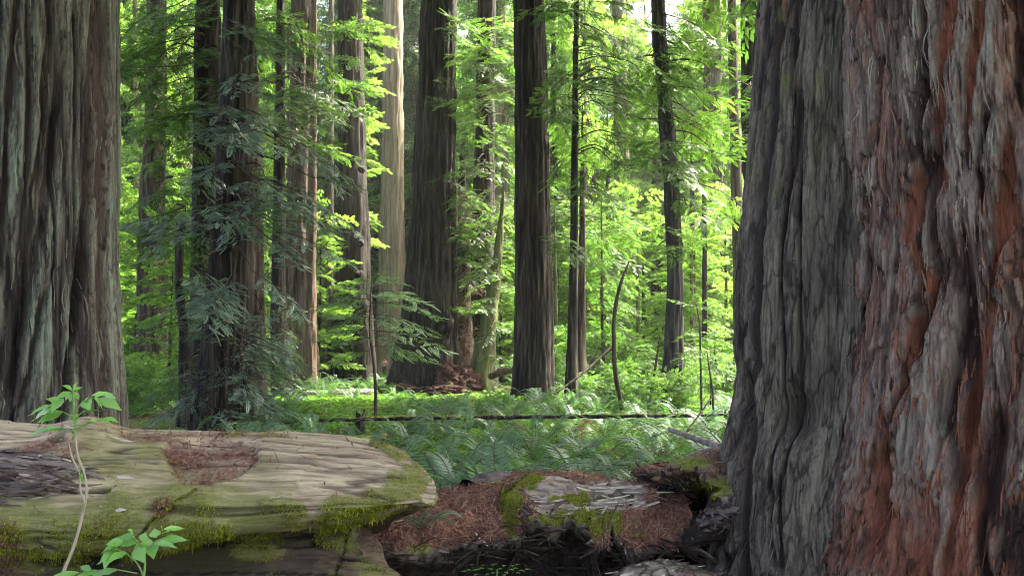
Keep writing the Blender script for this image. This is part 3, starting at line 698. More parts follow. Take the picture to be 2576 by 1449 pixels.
tree('redwood_tree', 'rough brown redwood close behind the right side of the spray-hung dark trunk', 20.5,
     [(612, -60, 58), (612, 0, 60), (622, 500, 68), (630, 850, 74), (630, 1050, 84)], 'bark_brown', 40, 48, 4, furrow=.05, fscale=9.0,
     zones=[(F, (600, 0, 720, 300), (19, 21), 7, dict(sc=(.5, .9), down=-.3)), (F, (640, 840, 740, 1000), (18.6, 20), 8, dict(sc=(.4, .7)))], leaf='needle_shade', high=None)
tree('redwood_tree', 'dark trunk wrapped in leafy shoots, left of the spray-hung dark trunk', 21.5,
     [(524, -60, 58), (524, 0, 60), (520, 500, 66), (516, 900, 74), (512, 1050, 90)], 'bark_dark', 42, 40, 5, leaf='needle_mid', high=None, furrow=.04,
     zones=[(F, (470, 0, 570, 900), (20.2, 21.2), 34, dict(sc=(.35, .65), down=-.35, tshift=-.05)), (F, (310, 0, 500, 300), (19.5, 22), 20, dict(sc=(.6, 1.0), down=-.4)), (F, (420, 250, 540, 760), (20, 22), 14, dict(sc=(.45, .8), down=-.4))])
tree('redwood_tree', 'fluted brown redwood half hidden in leaves, nearest tall trunk right of the left giant', 32.0,
     [(398, -60, 44), (398, 0, 46), (391, 300, 52), (385, 500, 60), (382, 760, 68), (380, 960, 80)], 'bark_brown', 40, 40, 5, high=(16, 1.2, 0), furrow=.09, fscale=6.0,
     zones=[(F, (320, 30, 470, 330), (29, 31.5), 16, dict(sc=(.8, 1.3), down=-.35))])
tree('young_tree', 'thin crooked dark stem left of the leafy dark trunk', 19.5,
     [(402, 180, 9), (412, 230, 12), (430, 300, 14), (430, 400, 16), (438, 480, 17), (452, 560, 19), (450, 700, 20), (462, 830, 24), (462, 1040, 30)], 'bark_dark', 5, 16, 6, leaf='needle_mid',
     zones=[(F, (390, 300, 480, 800), (19, 20), 14, dict(sc=(.35, .6), down=-.3))], furrow=.02)
tree('redwood_tree', 'slim dark redwood with a shaggy dark skirt of shoots round its base', 33.0,
     [(706, -60, 21), (706, 0, 22), (703, 400, 27), (700, 650, 33), (701, 800, 40), (712, 985, 58)], 'bark_dark', 38, 28, 5, high=None, furrow=.04,
     zones=[(F, (650, 0, 850, 380), (30, 33), 26, dict(sc=(.8, 1.3), down=-.4)), ('dry', (680, 780, 745, 990), (31.8, 32.6), 40, dict(sc=(.35, .6), down=-.5))])
tree('redwood_tree', 'broad grey-brown fluted redwood behind the slim trunk with the shaggy skirt', 44.0,
     [(762, -60, 58), (762, 0, 58), (760, 300, 62), (757, 600, 72), (752, 850, 86), (750, 965, 104)], 'bark_brown', 48, 56, 5, high=None, furrow=.12, fscale=4.5)
tree('redwood_tree', 'slender sunlit orange-brown redwood pressed against the broad fluted trunk', 41.0,
     [(791, -60, 12), (790, 0, 13), (788, 300, 17), (784, 560, 25), (778, 800, 34), (776, 965, 46)], 'bark_red', 40, 24, 5, high=None, furrow=.07, fscale=6.0)  # sun on this edge is put into its orange bark
tree('redwood_tree', 'slim distant brown trunk left of the double-legged dark redwood', 66.0,
     [(834, -60, 13), (832, 300, 16), (830, 600, 19), (828, 935, 26)], 'bark_brown', 36, 16, 6)
t8, P8 = tree('redwood_tree', 'dark knobbly redwood standing on two splayed legs, left of the pale trunk', 52.0,
     [(880, -60, 62), (880, 0, 62), (883, 200, 66), (886, 400, 72), (889, 600, 82), (890, 740, 90), (903, 820, 72), (905, 955, 84)], 'bark_dark', 52, 48, 5, high=(26, 1.2, 1), furrow=.12, fscale=4.0,
     zones=[(Cc, (830, 0, 900, 330), (49, 51), 8, dict(sc=(1.0, 1.6)))])
lp = np.array([(*pt(X, Y, 52), W * K / FOC * 26) for X, Y, W in [(868, 660, 40), (856, 760, 44), (846, 860, 42), (836, 960, 62)]])
b8 = P8[0, :3] + (0, 0, .15); mb = MB(); q = spline(lp, 24); mb.tube(q[:, :3] - b8, q[:, 3], 20); mb.obj('buttress', M['bark_dark'], t8, smooth=True)
for (X, Y, rr) in ((910, 425, .26), (903, 690, .30), (900, 745, .3), (908, 610, .22)):
    mb = MB(); a, b = np.meshgrid(np.linspace(0, 2 * np.pi, 20, endpoint=False), np.linspace(.02, np.pi - .02, 12), indexing='ij')
    v = np.stack([np.cos(a) * np.sin(b), np.sin(a) * np.sin(b), np.cos(b)], -1); v = v * (1 + .3 * fbm(v * 2.2 + rr * 9, 3, 5))[..., None] * rr
    mb.add(v + (pt(X, Y, 51.0) - b8), gridf(20, 12, True)[:, ::-1]); mb.obj('burl', M['bark_dark'], t8, smooth=True)
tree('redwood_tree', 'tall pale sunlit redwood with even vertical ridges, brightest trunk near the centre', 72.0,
     [(989, -60, 49), (989, 0, 50), (988, 300, 54), (987, 500, 60), (986, 700, 68), (985, 850, 78), (985, 935, 92)], 'bark_lit', 60, 56, 5, high=None, furrow=.12, fscale=3.6, lob=.03)
t10, P10 = tree('redwood_tree', 'great dark redwood with flared black base and red bark heaps, left of centre', 39.0,
     [(1106, -60, 90), (1105, 0, 92), (1099, 200, 97), (1094, 400, 104), (1084, 700, 124), (1078, 850, 146), (1075, 940, 178), (1075, 978, 205)], 'bark_dark', 55, 80, 4, high=None, furrow=.13, fscale=4.0, lob=.06,
     leaf='needle_mid', zones=[(F, (1110, 40, 1150, 110), (36.5, 37.5), 5, dict(sc=(.5, .8))), ('dry', (1085, 190, 1125, 260), (36.6, 37.4), 5, dict(sc=(.5, .8)))])
b10 = P10[0, :3] + (0, 0, .15)
mb = MB(); a, b = np.meshgrid(np.linspace(0, 2 * np.pi, 26, endpoint=False), np.linspace(.02, np.pi - .02, 18), indexing='ij')
v = np.stack([np.cos(a) * np.sin(b), np.sin(a) * np.sin(b), np.cos(b)], -1); v = v * (1 + .8 * fbm(v * 2.6, 5, 15))[..., None] * (.30, .30, .48)
mb.add(v + (pt(1124, 812, 37.6) - b10), gridf(26, 18, True)[:, ::-1]); mb.obj('burl', M['bark_dark'], t10, smooth=True)
tree('redwood_tree', 'dark mossy redwood veiled by green sprays, right of the great dark redwood', 42.0,
     [(1226, -60, 42), (1225, 0, 44), (1220, 350, 50), (1216, 600, 58), (1213, 900, 68), (1213, 965, 78)], 'bark_dark', 48, 36, 5, high=None, furrow=.1, fscale=5,
     zones=[(F, (1155, 40, 1295, 330), (38, 41), 30, dict(sc=(.9, 1.4), down=-.2)), (F, (1150, 330, 1290, 640), (38, 41), 26, dict(sc=(.8, 1.3), down=-.2)), (Bd, (1160, 560, 1290, 800), (38, 41), 14, dict(sc=(.7, 1.1)))])
tree('redwood_tree', 'brown trunk shaggy with dead leaves between the great dark redwood and the mossy one', 41.0,
     [(1160, 300, 4), (1163, 430, 18), (1166, 600, 30), (1168, 760, 38), (1168, 960, 52)], 'bark_brown', 12, 28, 5, furrow=.08,
     zones=[('dry', (1148, 480, 1190, 940), (39.6, 40.6), 60, dict(sc=(.5, .9), down=-.5))], leaf='fern_dry')
tree('leaning_tree', 'moss-green leaning trunk right of the great dark redwood', 38.0,
     [(1270, 430, 3), (1262, 540, 12), (1252, 640, 24), (1240, 740, 36), (1222, 850, 46), (1204, 955, 62)], 'bark_mossy', 9.5, 24, 5, furrow=.05,
     zones=[(F, (1210, 640, 1290, 900), (36.5, 38), 14, dict(sc=(.7, 1.1)))])
tree('redwood_tree', 'straight dark ridged redwood standing alone in the ferns at the centre', 30.5,
     [(1328, -60, 79), (1330, 0, 80), (1335, 200, 83), (1338, 400, 87), (1342, 700, 94), (1343, 850, 99), (1341, 960, 104), (1340, 1008, 118)], 'bark_dark', 50, 96, 4, high=(18, 1.4, 0), furrow=.05, fscale=9.0, lob=.03, stretch=.04)
tree('young_tree', 'very thin dark tree with long drooping branches, right of the straight ridged redwood', 29.0,
     [(1451, -60, 11), (1450, 0, 12), (1447, 300, 17), (1444, 600, 21), (1440, 850, 26), (1436, 1002, 36)], 'bark_dark', 26, 18, 5, furrow=.02, high=(17, .8, 1),
     zones=[(F, (1385, -20, 1640, 300), (26, 31), 26, dict(sc=(.8, 1.3), down=-.45, limb=.014)), (F, (1385, 250, 1600, 620), (26, 31), 16, dict(sc=(.7, 1.1), down=-.45, limb=.012)), (F, (1530, 150, 1650, 430), (24, 26), 12, dict(sc=(.5, .9), down=-.3, tshift=-.2))])
tree('young_tree', 'thin brown stem right behind the very thin dark tree', 33.0,
     [(1466, 260, 2), (1465, 450, 13), (1464, 650, 18), (1463, 850, 23), (1460, 980, 30)], 'bark_brown', 13, 14, 6, furrow=.03)
tree('redwood_tree', 'slanting grey-brown tree with a split face, rising from the ferns beside the grey trunk', 22.0,
     [(1652, -60, 33), (1655, 0, 34), (1662, 150, 35), (1675, 300, 36), (1687, 450, 37), (1695, 600, 37), (1699, 750, 40), (1694, 880, 47), (1686, 980, 55), (1680, 1060, 66)], 'bark_grey', 34, 48, 4, high=(13, 1.1, 1), furrow=.035, fscale=9.0, lob=.09, lobes=3,
     zones=[(F, (1640, 0, 1820, 330), (20, 23.5), 18, dict(sc=(.6, 1.0), down=-.3)), (F, (1640, 120, 1740, 430), (20, 21.5), 10, dict(sc=(.4, .7), down=-.25)), (F, (1710, 300, 1880, 560), (21, 24), 12, dict(sc=(.6, 1.0), down=-.3)), (F, (1660, 540, 1740, 660), (20.5, 21.5), 5, dict(sc=(.35, .6)))])
tree('redwood_tree', 'slender brown tree left of the grey trunk, bare through the whole view', 38.0,
     [(1838, -60, 22), (1840, 0, 23), (1846, 250, 25), (1853, 500, 27), (1860, 700, 31), (1866, 960, 40)], 'bark_brown', 40, 24, 5, high=None, furrow=.05, fscale=7)
tree('redwood_tree', 'thick dark redwood half hidden by the left edge of the grey trunk', 31.0,
     [(1892, -60, 58), (1892, 0, 60), (1898, 300, 64), (1906, 600, 70), (1910, 960, 84)], 'bark_dark', 46, 48, 5, high=(18, 1.2, 1), furrow=.07, fscale=7,
     zones=[(F, (1850, 180, 1920, 420), (28, 30), 12, dict(sc=(.6, 1.0))), (F, (1860, 0, 1920, 120), (28, 30), 5, dict(sc=(.6, 1.0)))])
tree('redwood_tree', 'distant grey trunk between the slanting tree and the slender brown one', 55.0,
     [(1790, -60, 44), (1790, 0, 45), (1792, 250, 47), (1795, 600, 52), (1796, 935, 64)], 'bark_brown', 45, 28, 6, high=None, furrow=.1, fscale=5)
tree('redwood_tree', 'distant greenish trunk behind the curved dead stem', 64.0,
     [(1555, -60, 32), (1556, 0, 33), (1561, 250, 36), (1565, 500, 40), (1565, 700, 44), (1564, 912, 56)], 'bark_mossy', 50, 32, 6, high=None, furrow=.1, fscale=4)
for i, (X, d, W, top, lab) in enumerate([(1495, 60, 14, 250, 'thin far trunk right of the thin brown stem'), (1530, 72, 14, 250, 'thin far trunk left of the distant greenish trunk'),
        (1605, 45, 9, 560, 'pole-thin stem right of the curved dead stem'), (1742, 41, 12, 300, 'mossy thin stem right of the slanting grey-brown tree'), (1772, 39, 11, 330, 'dark thin stem left of the slender brown tree'),
        (1398, 40, 8, 500, 'pole-thin stem touching the right side of the straight ridged redwood'), (1418, 78, 20, -60, 'hazy far trunk right of the straight ridged redwood'), (1652, 80, 26, -60, 'hazy far trunk left of the slanting grey-brown tree'),
        (343, 60, 16, -60, 'far reddish trunk beside the right edge of the left giant'), (735, 58, 30, -60, 'shaded far trunk right of the slim dark redwood'), (930, 84, 12, -60, 'far dark trunk between the two-legged redwood and the pale one'),
        (1272, 54, 26, 250, 'dark trunk left of the straight ridged redwood'), (470, 62, 36, -60, 'far trunk behind the leafy dark trunk'), (1478, 84, 24, 300, 'pale far trunk behind the thin brown stem')]):
    tree('far_tree' if W > 12 else 'young_tree', lab, d, [(X - 3, top, W * (.75 if top < 0 else .2)), (X, 500 if top < 450 else 700, W), (X + 1, 930, W * 1.3)], ('bark_brown', 'bark_dark', 'bark_mossy')[i % 3], 42 if top < 0 else EYE + (885 - top) * K / FOC * d, 16, 7, furrow=.03)

# ------------------------------------------------------------------ scatter helpers for moss and litter
def scatter_on(V, nu, nv, wgt, n, rg):
    """n points on the grid surface V (nu,nv,3) with weights at vertices -> points, normals, u-tangents"""
    A = V[:-1, :-1]; B = V[1:, :-1]; D = V[:-1, 1:]
    nr = np.cross(B - A, D - A); area = np.linalg.norm(nr, axis=-1)
    p = (area * wgt[:-1, :-1]).ravel(); p = p / p.sum()
    i = rg.choice(len(p), n, p=p)
    a, b = rg.random(n)[:, None], rg.random(n)[:, None]
    A, B, D, nr = (q.reshape(-1, 3)[i] for q in (A, B, D, nr))
    return A + a * (B - A) + b * (D - A), norm(nr), norm(B - A)
def sticks_k(P, Nn, l, w, rg, lift=.25, dirs=None):
    """thin pieces lying on a surface"""
    n = len(P); d = rg.normal(0, 1, (n, 3)) if dirs is None else dirs
    d = norm(d - (d * Nn).sum(-1, keepdims=True) * Nn) + Nn * rg.normal(lift, .3, (n, 1)) * .5
    d = norm(d); s = norm(np.cross(d, Nn)); l = np.asarray(l).reshape(-1, 1); w = np.asarray(w).reshape(-1, 1)
    P = P + Nn * (.004 + .006 * rg.random((n, 1)))
    b = norm(np.cross(d, s)) * l * rg.normal(0, .12, (n, 1))
    return np.stack([P - d * l / 2 - s * w * .5, P + s * w + b - d * l * .1, P + d * l / 2, P - s * w + b - d * l * .1], 1)
def needle_twigs(P, Nn, l, rg):
    """dead redwood needle twigs: a stalk and a few stubby needles"""
    n = len(P); d = rg.normal(0, 1, (n, 3)); d = norm(d - (d * Nn).sum(-1, keepdims=True) * Nn + Nn * rg.normal(.08, .15, (n, 1)))
    T = spray_t(5, .03, .22, 40); T = np.concatenate([T, [[(0, -.012, 0), (.5, -.02, .02), (1, 0, 0), (.5, .02, .02)]]])
    return place(T, P + Nn * .008 - d * l[:, None] * .5, d, Nn, l), len(T)
def moss_k(P, Nn, l, rg, flow):
    n = len(P); d = norm(Nn * rg.uniform(.15, .8, (n, 1)) + rg.normal(0, .55, (n, 3)) + flow)
    s = norm(np.cross(d, rg.normal(0, 1, (n, 3)))); l = np.asarray(l).reshape(-1, 1); w = np.minimum(l * rg.uniform(.10, .20, (n, 1)), .0026)
    t = P + d * l + np.array((0, 0, -1.)) * l * .35
    m = P + d * l * .55
    return np.stack([P, m + s * w, t, m - s * w], 1)

# ------------------------------------------------------------------ the mossy fallen log on the left
rgl = np.random.default_rng(5)
prof = np.array([(4.42, .02), (4.47, .35), (4.46, .75), (4.42, 1.02), (4.32, 1.17), (4.17, 1.245), (4.0, 1.262), (3.84, 1.235), (3.68, 1.16), (3.56, 1.06), (3.50, .95), (3.495, .87), (3.54, .79),
                 (3.70, .735), (3.84, .70), (3.86, .62), (3.80, .52), (3.74, .40), (3.70, .2), (3.70, .0)])
pp = spline(np.c_[prof, prof[:, :1] * 0], 330)[:, :2]
nu = 400; us = np.linspace(0, 1, nu)
X0 = -3.9
U, PI_ = np.meshgrid(us, np.arange(len(pp)), indexing='ij')
yy, zz = pp[PI_, 0], pp[PI_, 1]
tn = norm(np.gradient(pp, axis=0)); nn2 = np.stack([-tn[:, 1], tn[:, 0]], -1)         # outward: flip if needed
if (nn2[60] @ np.array((0, 1))) < 0 and nn2[100][1] < 0: nn2 = -nn2
xe = -.37 + .05 * np.sin((zz - .9) * 4) - .25 * sst(3.54, 4.05, yy) - .13 * sst(.85, .70, zz) * sst(.45, .62, zz) + .05 * noise(np.stack([yy * 7, zz * 7, yy * 0], -1), 50)
xs = X0 + (xe - X0) * U
lean = .018 * (xs + 2.0)
V = np.stack([xs, yy + .05 * np.sin(xs * 1.3), zz + lean * -.3 + .012 * np.sin(xs * 2.1 + 1)], -1)
NN = np.stack([0 * yy, nn2[PI_, 0], nn2[PI_, 1]], -1)
X, Y = proj(V); front = (yy < 4.2) & (zz > .3)
g = V * (1, 1, 1)
# form: broad bulges, grain, knots
rise = .15 * sst(.50, 1.0, U) ** 1.3 * sst(1.06, .80, zz) * (yy < 4.1) * sst(.1, .5, zz)
V[..., 2] += rise; X, Y = proj(V); g = V * (1, 1, 1)
dr = .035 * fbm(g * (1.1, 2.2, 2.2), 3, 51) + .010 * fbm(g * (2.2, 14, 14), 4, 52) + .004 * fbm(g * (6, 48, 48), 3, 53)
ck = sst(.86, .99, 1 - np.abs(fbm(g * (.8, 12, 12), 3, 54)) * 1.5); dr -= .012 * ck
nj = noise(g * (6, 6, 6), 55) * 14
cav = np.clip(inpoly(X + nj, Y + nj * .5, [(405, 1135), (430, 1108), (520, 1096), (640, 1108), (648, 1150), (600, 1195), (520, 1217), (440, 1205)]), 0, 1) * front
def soft(a, k=4):
    for _ in range(k):
        a = (a + np.roll(a, 1, 0) + np.roll(a, -1, 0) + np.roll(a, 1, 1) + np.roll(a, -1, 1)) / 5
    return a
cav = soft(cav, 1); dr -= .032 * cav
litm = np.maximum(cav, np.maximum(blob(X + nj, Y, 370, 1102, 80, 16) * .8, blob(X + nj, Y, 560, 1092, 190, 10) * .7) * front)
litm = np.maximum(litm, np.maximum(blob(X + nj, Y + nj, 110, 1138, 95, 17), blob(X, Y, 15, 1385, 45, 75)) * front)
litm = np.maximum(litm, blob(X + nj, Y + nj, 400, 1268, 32, 24) * front)
rough = soft(inpoly(X + nj, Y + nj * .4, [(-300, 1165), (60, 1150), (150, 1160), (205, 1200), (190, 1232), (110, 1252), (20, 1262), (-300, 1280)]) * front, 3)
rg_ = fbm(g * (3.0, 26, 26), 4, 56)
dr += rough * (.045 + .07 * rg_ + .03 * (1 - np.abs(fbm(g * (2, 12, 12), 3, 156)) * 3)); msk_a = rough
hol = np.maximum(blob(X, Y, 148, 1114, 20, 11), blob(X + nj * .4, Y, 165, 1222, 24, 8)) * front
hol = np.maximum(hol, blob(X + nj * .3, Y + nj * .2, 255, 1236, 26, 6) * .8 * front)
dr -= .06 * hol
knob = np.maximum(blob(X, Y, 225, 1090, 60, 34, .9), .6 * blob(X, Y, 270, 1086, 18, 16, .8)) * (zz > 1.0); dr += .062 * knob
dr += .03 * blob(X, Y, 160, 1118, 48, 26, .9) * front
kn2 = blob(X, Y, 830, 1350, 36, 18, .9) * front; dr += .03 * kn2
xc = np.interp(Y, [1225, 1265, 1310, 1345], [505, 440, 385, 355]) + nj * .25
cr = (1 - sst(1.5, 5, np.abs(X - xc))) * (Y > 1232) * (Y < 1345) * front; dr -= .05 * cr
xc2 = np.interp(Y, [1140, 1215, 1260], [405, 432, 425]); cr2 = 0 * (1 - sst(2, 6, np.abs(X - xc2 - nj * .4))) * (Y > 1180) * (Y < 1262) * front; dr -= .02 * cr2
xc3 = np.interp(Y, [1330, 1449], [872, 845]); cr3 = (1 - sst(1.5, 4, np.abs(X - xc3))) * (Y > 1345) * front; dr -= .02 * cr3
step = sst(.12, .2, noise(g * (1.7, 6, 6), 57)) * sst(1, .6, np.abs(nj) / 14); dr += .008 * step
# moss
mn = fbm(g * (9, 9, 9), 4, 58)
E = lambda cx, cy, rx, ry: blob(X, Y, cx, cy, rx, ry, .55) * front
md = np.maximum.reduce([E(885, 1285, 88, 66), E(1000, 1210, 52, 58), E(940, 1250, 60, 50), E(860, 1345, 70, 40), E(520, 1275, 40, 50) * .8, E(250, 1330, 330, 62) * .75, E(640, 1385, 80, 26), E(560, 1330, 60, 30) * .7, E(740, 1275, 40, 20) * .8,
                        E(985, 1390, 72, 60), E(80, 1400, 220, 50) * .7, E(700, 1320, 80, 24) * .55, E(420, 1350, 120, 40) * .7])
rim = (us[:, None] > .972) * front * sst(-.1, .25, mn) * (zz > .98)
md = np.maximum(md, rim * .9); md = np.maximum(md, blob(X, Y, 640, 1090, 110, 8) * .7)
md = np.maximum(md, (.30 + .25 * fbm(g * (1.2, 3, 3), 3, 158)) * front * (zz < 1.12) * sst(1150, 1260, Y))
md = np.maximum(md, .85 * blob(X, Y, 975, 1420, 90, 95, .5) * (yy < 4.1) * (zz > .2) * (zz < .78))
moss_d = sst(.34, .98, md + .62 * mn) * (md > .05) * (1 - cav) * (1 - rough)
film = np.clip(sst(.15, .75, .5 * blob(X, Y, 300, 1240, 420, 150, .8) + .45 * fbm(g * (1.6, 4, 4), 4, 59) + .2 * mn + .55 * sst(1210, 1330, Y) * sst(1050, 500, X)), 0, 1) * front * 1.35
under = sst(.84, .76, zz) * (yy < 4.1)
V = V - NN * (.05 * sst(.90, 1.0, U) ** 2)[..., None]; V[..., 2] -= .035 * sst(.80, 1.0, U) * sst(.8, 1.1, zz)
V = V + NN * (dr + .012 * moss_d * (1 + mn))[..., None] * np.minimum(1, (1.02 - U) * 14)[..., None] ** .5
mk = np.stack([np.clip(np.maximum.reduce([hol, cr, .8 * cr2, cr3, .75 * sst(.76, .70, zz) * (yy < 4.1) * (1 - moss_d)]) + .7 * ck, 0, 1), np.clip(litm * (.75 + mn) + .35 * under * (1 - moss_d) * (zz > .3), 0, 1), np.clip(np.maximum(film, moss_d * 1.1), 0, 1), np.clip(rough + .25 * hol, 0, 1)], -1)  # red rot under the overhang; the shade there is painted dark
LL = thing('fallen_log', (-2.2, 4.0, 0), 'mossy weathered fallen log lying across the left foreground with its end near the centre', 'log')
lb = np.array((-2.2, 4.0, 0))
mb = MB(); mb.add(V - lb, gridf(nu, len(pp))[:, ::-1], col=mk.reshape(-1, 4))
# the broken end: rings shrinking to a hollowed middle
e = V[-1]; ce = e.mean(0); n_e = len(e); rings_ = [e]
for k, q in enumerate((.985, .95, .86, .72, .5, .25, .04)):
    rn = ce + (e - ce) * q; rn[:, 0] += .015 + (-.02, .0, -.03, -.06, -.09, -.1, -.1)[k] + .03 * noise(rn * 9, 60 + k)
    rings_.append(rn)
ev = np.stack(rings_); ek = np.zeros(ev.shape[:2] + (4,)); ek[..., 1] = np.linspace(0, .7, len(rings_))[:, None]; ek[..., 2] = np.linspace(.9, 0, len(rings_))[:, None]; ek[..., 0] = np.linspace(0, .7, len(rings_))[:, None]
mb.add(ev - lb, gridf(len(rings_), n_e)[:, ::-1], col=ek.reshape(-1, 4))
mb.obj('wood', M['log_left'], LL, smooth=True)
mb = MB()
P, Nn, T = scatter_on(V, nu, len(pp), moss_d ** 1.3, 95000, rgl)
mb.kites(moss_k(P, Nn, np.where(rgl.random(len(P)) < .03, rgl.uniform(.015, .035, len(P)), rgl.uniform(.004, .015, len(P))), rgl, np.array((0, -.1, -.25))), 0, np.clip(rgl.normal(.5, .2, len(P)) + .45 * fbm(P * 11, 3, 159), 0, 1))
P, Nn, T = scatter_on(V, nu, len(pp), np.clip(film - .1, 0, 1) * sst(.0, .3, mn), 14000, rgl)
mb.kites(moss_k(P, Nn, rgl.uniform(.005, .015, len(P)), rgl, np.array((0, -.1, -.3))), 0, np.clip(rgl.normal(.45, .2, len(P)), 0, 1))
mo = mb.obj('moss', M['moss'], LL, loc=-lb)
# split, purple-grey splinters of the weathered chunk and thin splinters along the grain
wch = np.where(rough > .4, 1.0, 0) + .012 * (front & (zz > .78)) * (1 - moss_d) * (1 - cav); Vf = V[:, ::-1]
fv, ff, ci, P_ = flakes(Vf, wch[:, ::-1], 900, rgl, (.06, .40), (.004, .014), .008, .05, axis=0)
rk = rough[:, ::-1][:-1, :-1].ravel()[ci]
mb = MB(); mb.add(fv - lb, ff, 0, np.repeat(np.clip(np.where(rk > .4, .36, .62) + rgl.normal(0, .15, len(ci)), 0, 1), 8)); tag(mb.obj('splinters', M['flake_wood'], LL), kind='stuff')
# dead needles in the hollow of the log and scattered over it
nl = MB()
def litter(V, wgt, n, rg, lmin=.03, lmax=.10, extra=True):
    P, Nn, T = scatter_on(V, V.shape[0], V.shape[1], wgt, n, rg)
    k, m = needle_twigs(P, Nn, rg.uniform(lmin, lmax, n), rg); nl.kites(k, 0, np.repeat(np.clip(rg.normal(.42, .22, n), 0, 1), m))
    if extra:
        P, Nn, T = scatter_on(V, V.shape[0], V.shape[1], wgt, n, rg)
        nl.kites(sticks_k(P, Nn, rg.uniform(.015, .05, n), rg.uniform(.0015, .004, n), rg), 0, np.clip(rg.normal(.5, .25, n), 0, 1))
litter(V, np.clip(litm, 0, 1) ** 1.5, 1900, rgl)
P, Nn, T = scatter_on(V, nu, len(pp), (front & (zz > .75)) * (.4 + moss_d), 300, rgl); nl.kites(sticks_k(P, Nn, rgl.uniform(.03, .13, 300), rgl.uniform(.0012, .0026, 300), rgl, .1, np.array((0, -.3, -.6)) + rgl.normal(0, .7, (300, 3))), 0, np.clip(rgl.normal(.35, .25, 300), 0, 1))
fv, ff, ci, P_ = flakes(V[:, ::-1], np.clip(cav, 0, 1)[:, ::-1] ** 2, 420, rgl, (.02, .07), (.003, .010), .012, .6, axis=0)
mb = MB(); mb.add(fv - lb, ff, 0, np.repeat(np.clip(rgl.uniform(.12, .55, len(ci)), 0, 1), 8)); tag(mb.obj('wood_chips', M['flake_red'], LL), kind='stuff')
litter(V, (front & (zz > .9)) * (.15 + sst(1, 1.2, zz)), 190, rgl, .05, .16, False)
# a small bundle of dead twigs hanging on the cut
def twig_path(a, b, sag, rg, n=9):
    t = np.linspace(0, 1, n)[:, None]; P = a + (b - a) * t
    P[:, 2] -= sag * np.sin(np.pi * t[:, 0]); P += np.cumsum(rg.normal(0, .006, P.shape), 0) * 1.0
    return P

# ------------------------------------------------------------------ the rotten log right of it: a caved-in shell with a plank-like slab
rr = np.random.default_rng(9)
nu2, nv2 = 330, 230
u, v = np.meshgrid(np.linspace(-.34, 1.12, nu2), np.linspace(0, 1, nv2), indexing='ij')
FL, FR = pt(1090, 1378, 4.25), pt(1690, 1352, 4.72); BL, BR = pt(1090, 1236, 4.95), pt(1640, 1199, 5.45)
top = (FL * (1 - u)[..., None] + FR * u[..., None]) * (1 - v)[..., None] + (BL * (1 - u)[..., None] + BR * u[..., None]) * v[..., None]
top[..., 2] += .07 * np.sin(np.pi * v) + .03 * np.sin(u * 5)
ed = .09 * fbm(np.stack([u * 7, u * 0, v * 0], -1), 3, 61) + .012 * noise(np.stack([u * 40, v * 0, v * 0], -1), 62)
top[..., 1] += ed * (1 - v) ** 3 * 1.1; top[..., 2] += (.05 * fbm(np.stack([u * 16, u * 0 + 3, v * 4], -1), 4, 68)) * (1 - v) ** 2

X, Y = proj(top); nj = noise(top * (7, 7, 7), 63) * 12
sl = soft(inpoly(X + nj, Y + nj * .4, [(1262, 1262), (1300, 1240), (1420, 1236), (1560, 1250), (1640, 1262), (1650, 1330), (1600, 1352), (1400, 1366), (1330, 1360), (1300, 1330), (1262, 1300)]), 2)
gw = soft(inpoly(X + nj, Y + nj * .4, [(1318, 1275), (1350, 1250), (1560, 1252), (1640, 1268), (1620, 1300), (1640, 1330), (1560, 1345), (1400, 1350), (1330, 1335)]), 2)
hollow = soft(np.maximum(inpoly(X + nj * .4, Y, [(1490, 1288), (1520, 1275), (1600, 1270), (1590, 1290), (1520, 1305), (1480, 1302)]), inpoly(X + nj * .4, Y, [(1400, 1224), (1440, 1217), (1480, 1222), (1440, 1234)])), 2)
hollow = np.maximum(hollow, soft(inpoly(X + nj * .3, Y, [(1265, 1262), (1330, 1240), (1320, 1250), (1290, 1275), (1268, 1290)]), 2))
gr = fbm(top * (2.5, 16, 16), 4, 64)
crk = sst(.86, .985, 1 - np.abs(fbm(top * (2.2, 9, 9), 3, 161)) * 1.6) * gw
top[..., 2] += .11 * sl - .035 * crk - .08 * hollow + .03 * gw * (np.floor(3 * fbm(top * (1.2, 5, 5), 3, 160) + .5)) * .6 + .02 * fbm(top * 3, 4, 65) + .016 * gr * (.4 + gw) + .012 * fbm(top * (14, 14, 14), 3, 66) * (1 - gw)
mn = fbm(top * 10, 4, 67)
mo2 = np.maximum.reduce([blob(X, Y, 1450, 1352, 120, 17, .6), blob(X, Y, 1330, 1262, 45, 20), blob(X, Y, 1290, 1315, 32, 40) * .9, blob(X, Y, 1440, 1305, 55, 14) * .8, blob(X, Y, 1380, 1214, 190, 6) * .9, blob(X, Y, 1200, 1378, 90, 14) * .8, blob(X, Y, 1180, 1262, 40, 12) * .5,
                         blob(X, Y, 1560, 1204, 80, 6) * .6, blob(X, Y, 1060, 1400, 60, 30), blob(X, Y, 1610, 1355, 40, 10) * .7, blob(X, Y, 1280, 1270, 30, 12)])
mo2 = sst(.4, .8, mo2 + .5 * mn) * (mo2 > .05)
lit2 = np.clip((1 - gw) * (1 - hollow) * (1 - mo2) * sst(-.55, .0, mn + .3), 0, 1)
RL = thing('fallen_log', (.6, 5.0, 0), 'caved-in rotten log covered in red needles, grey plank-like slab and black hollow beneath', 'log')
rb = np.array((.6, 5.0, 0))
mk = np.stack([np.clip(hollow + .8 * crk + .4 * sst(.80, .97, 1 - np.abs(gr) * 1.5) * gw, 0, 1), lit2 * .9, mo2, .15 + .25 * gw * 0], -1)
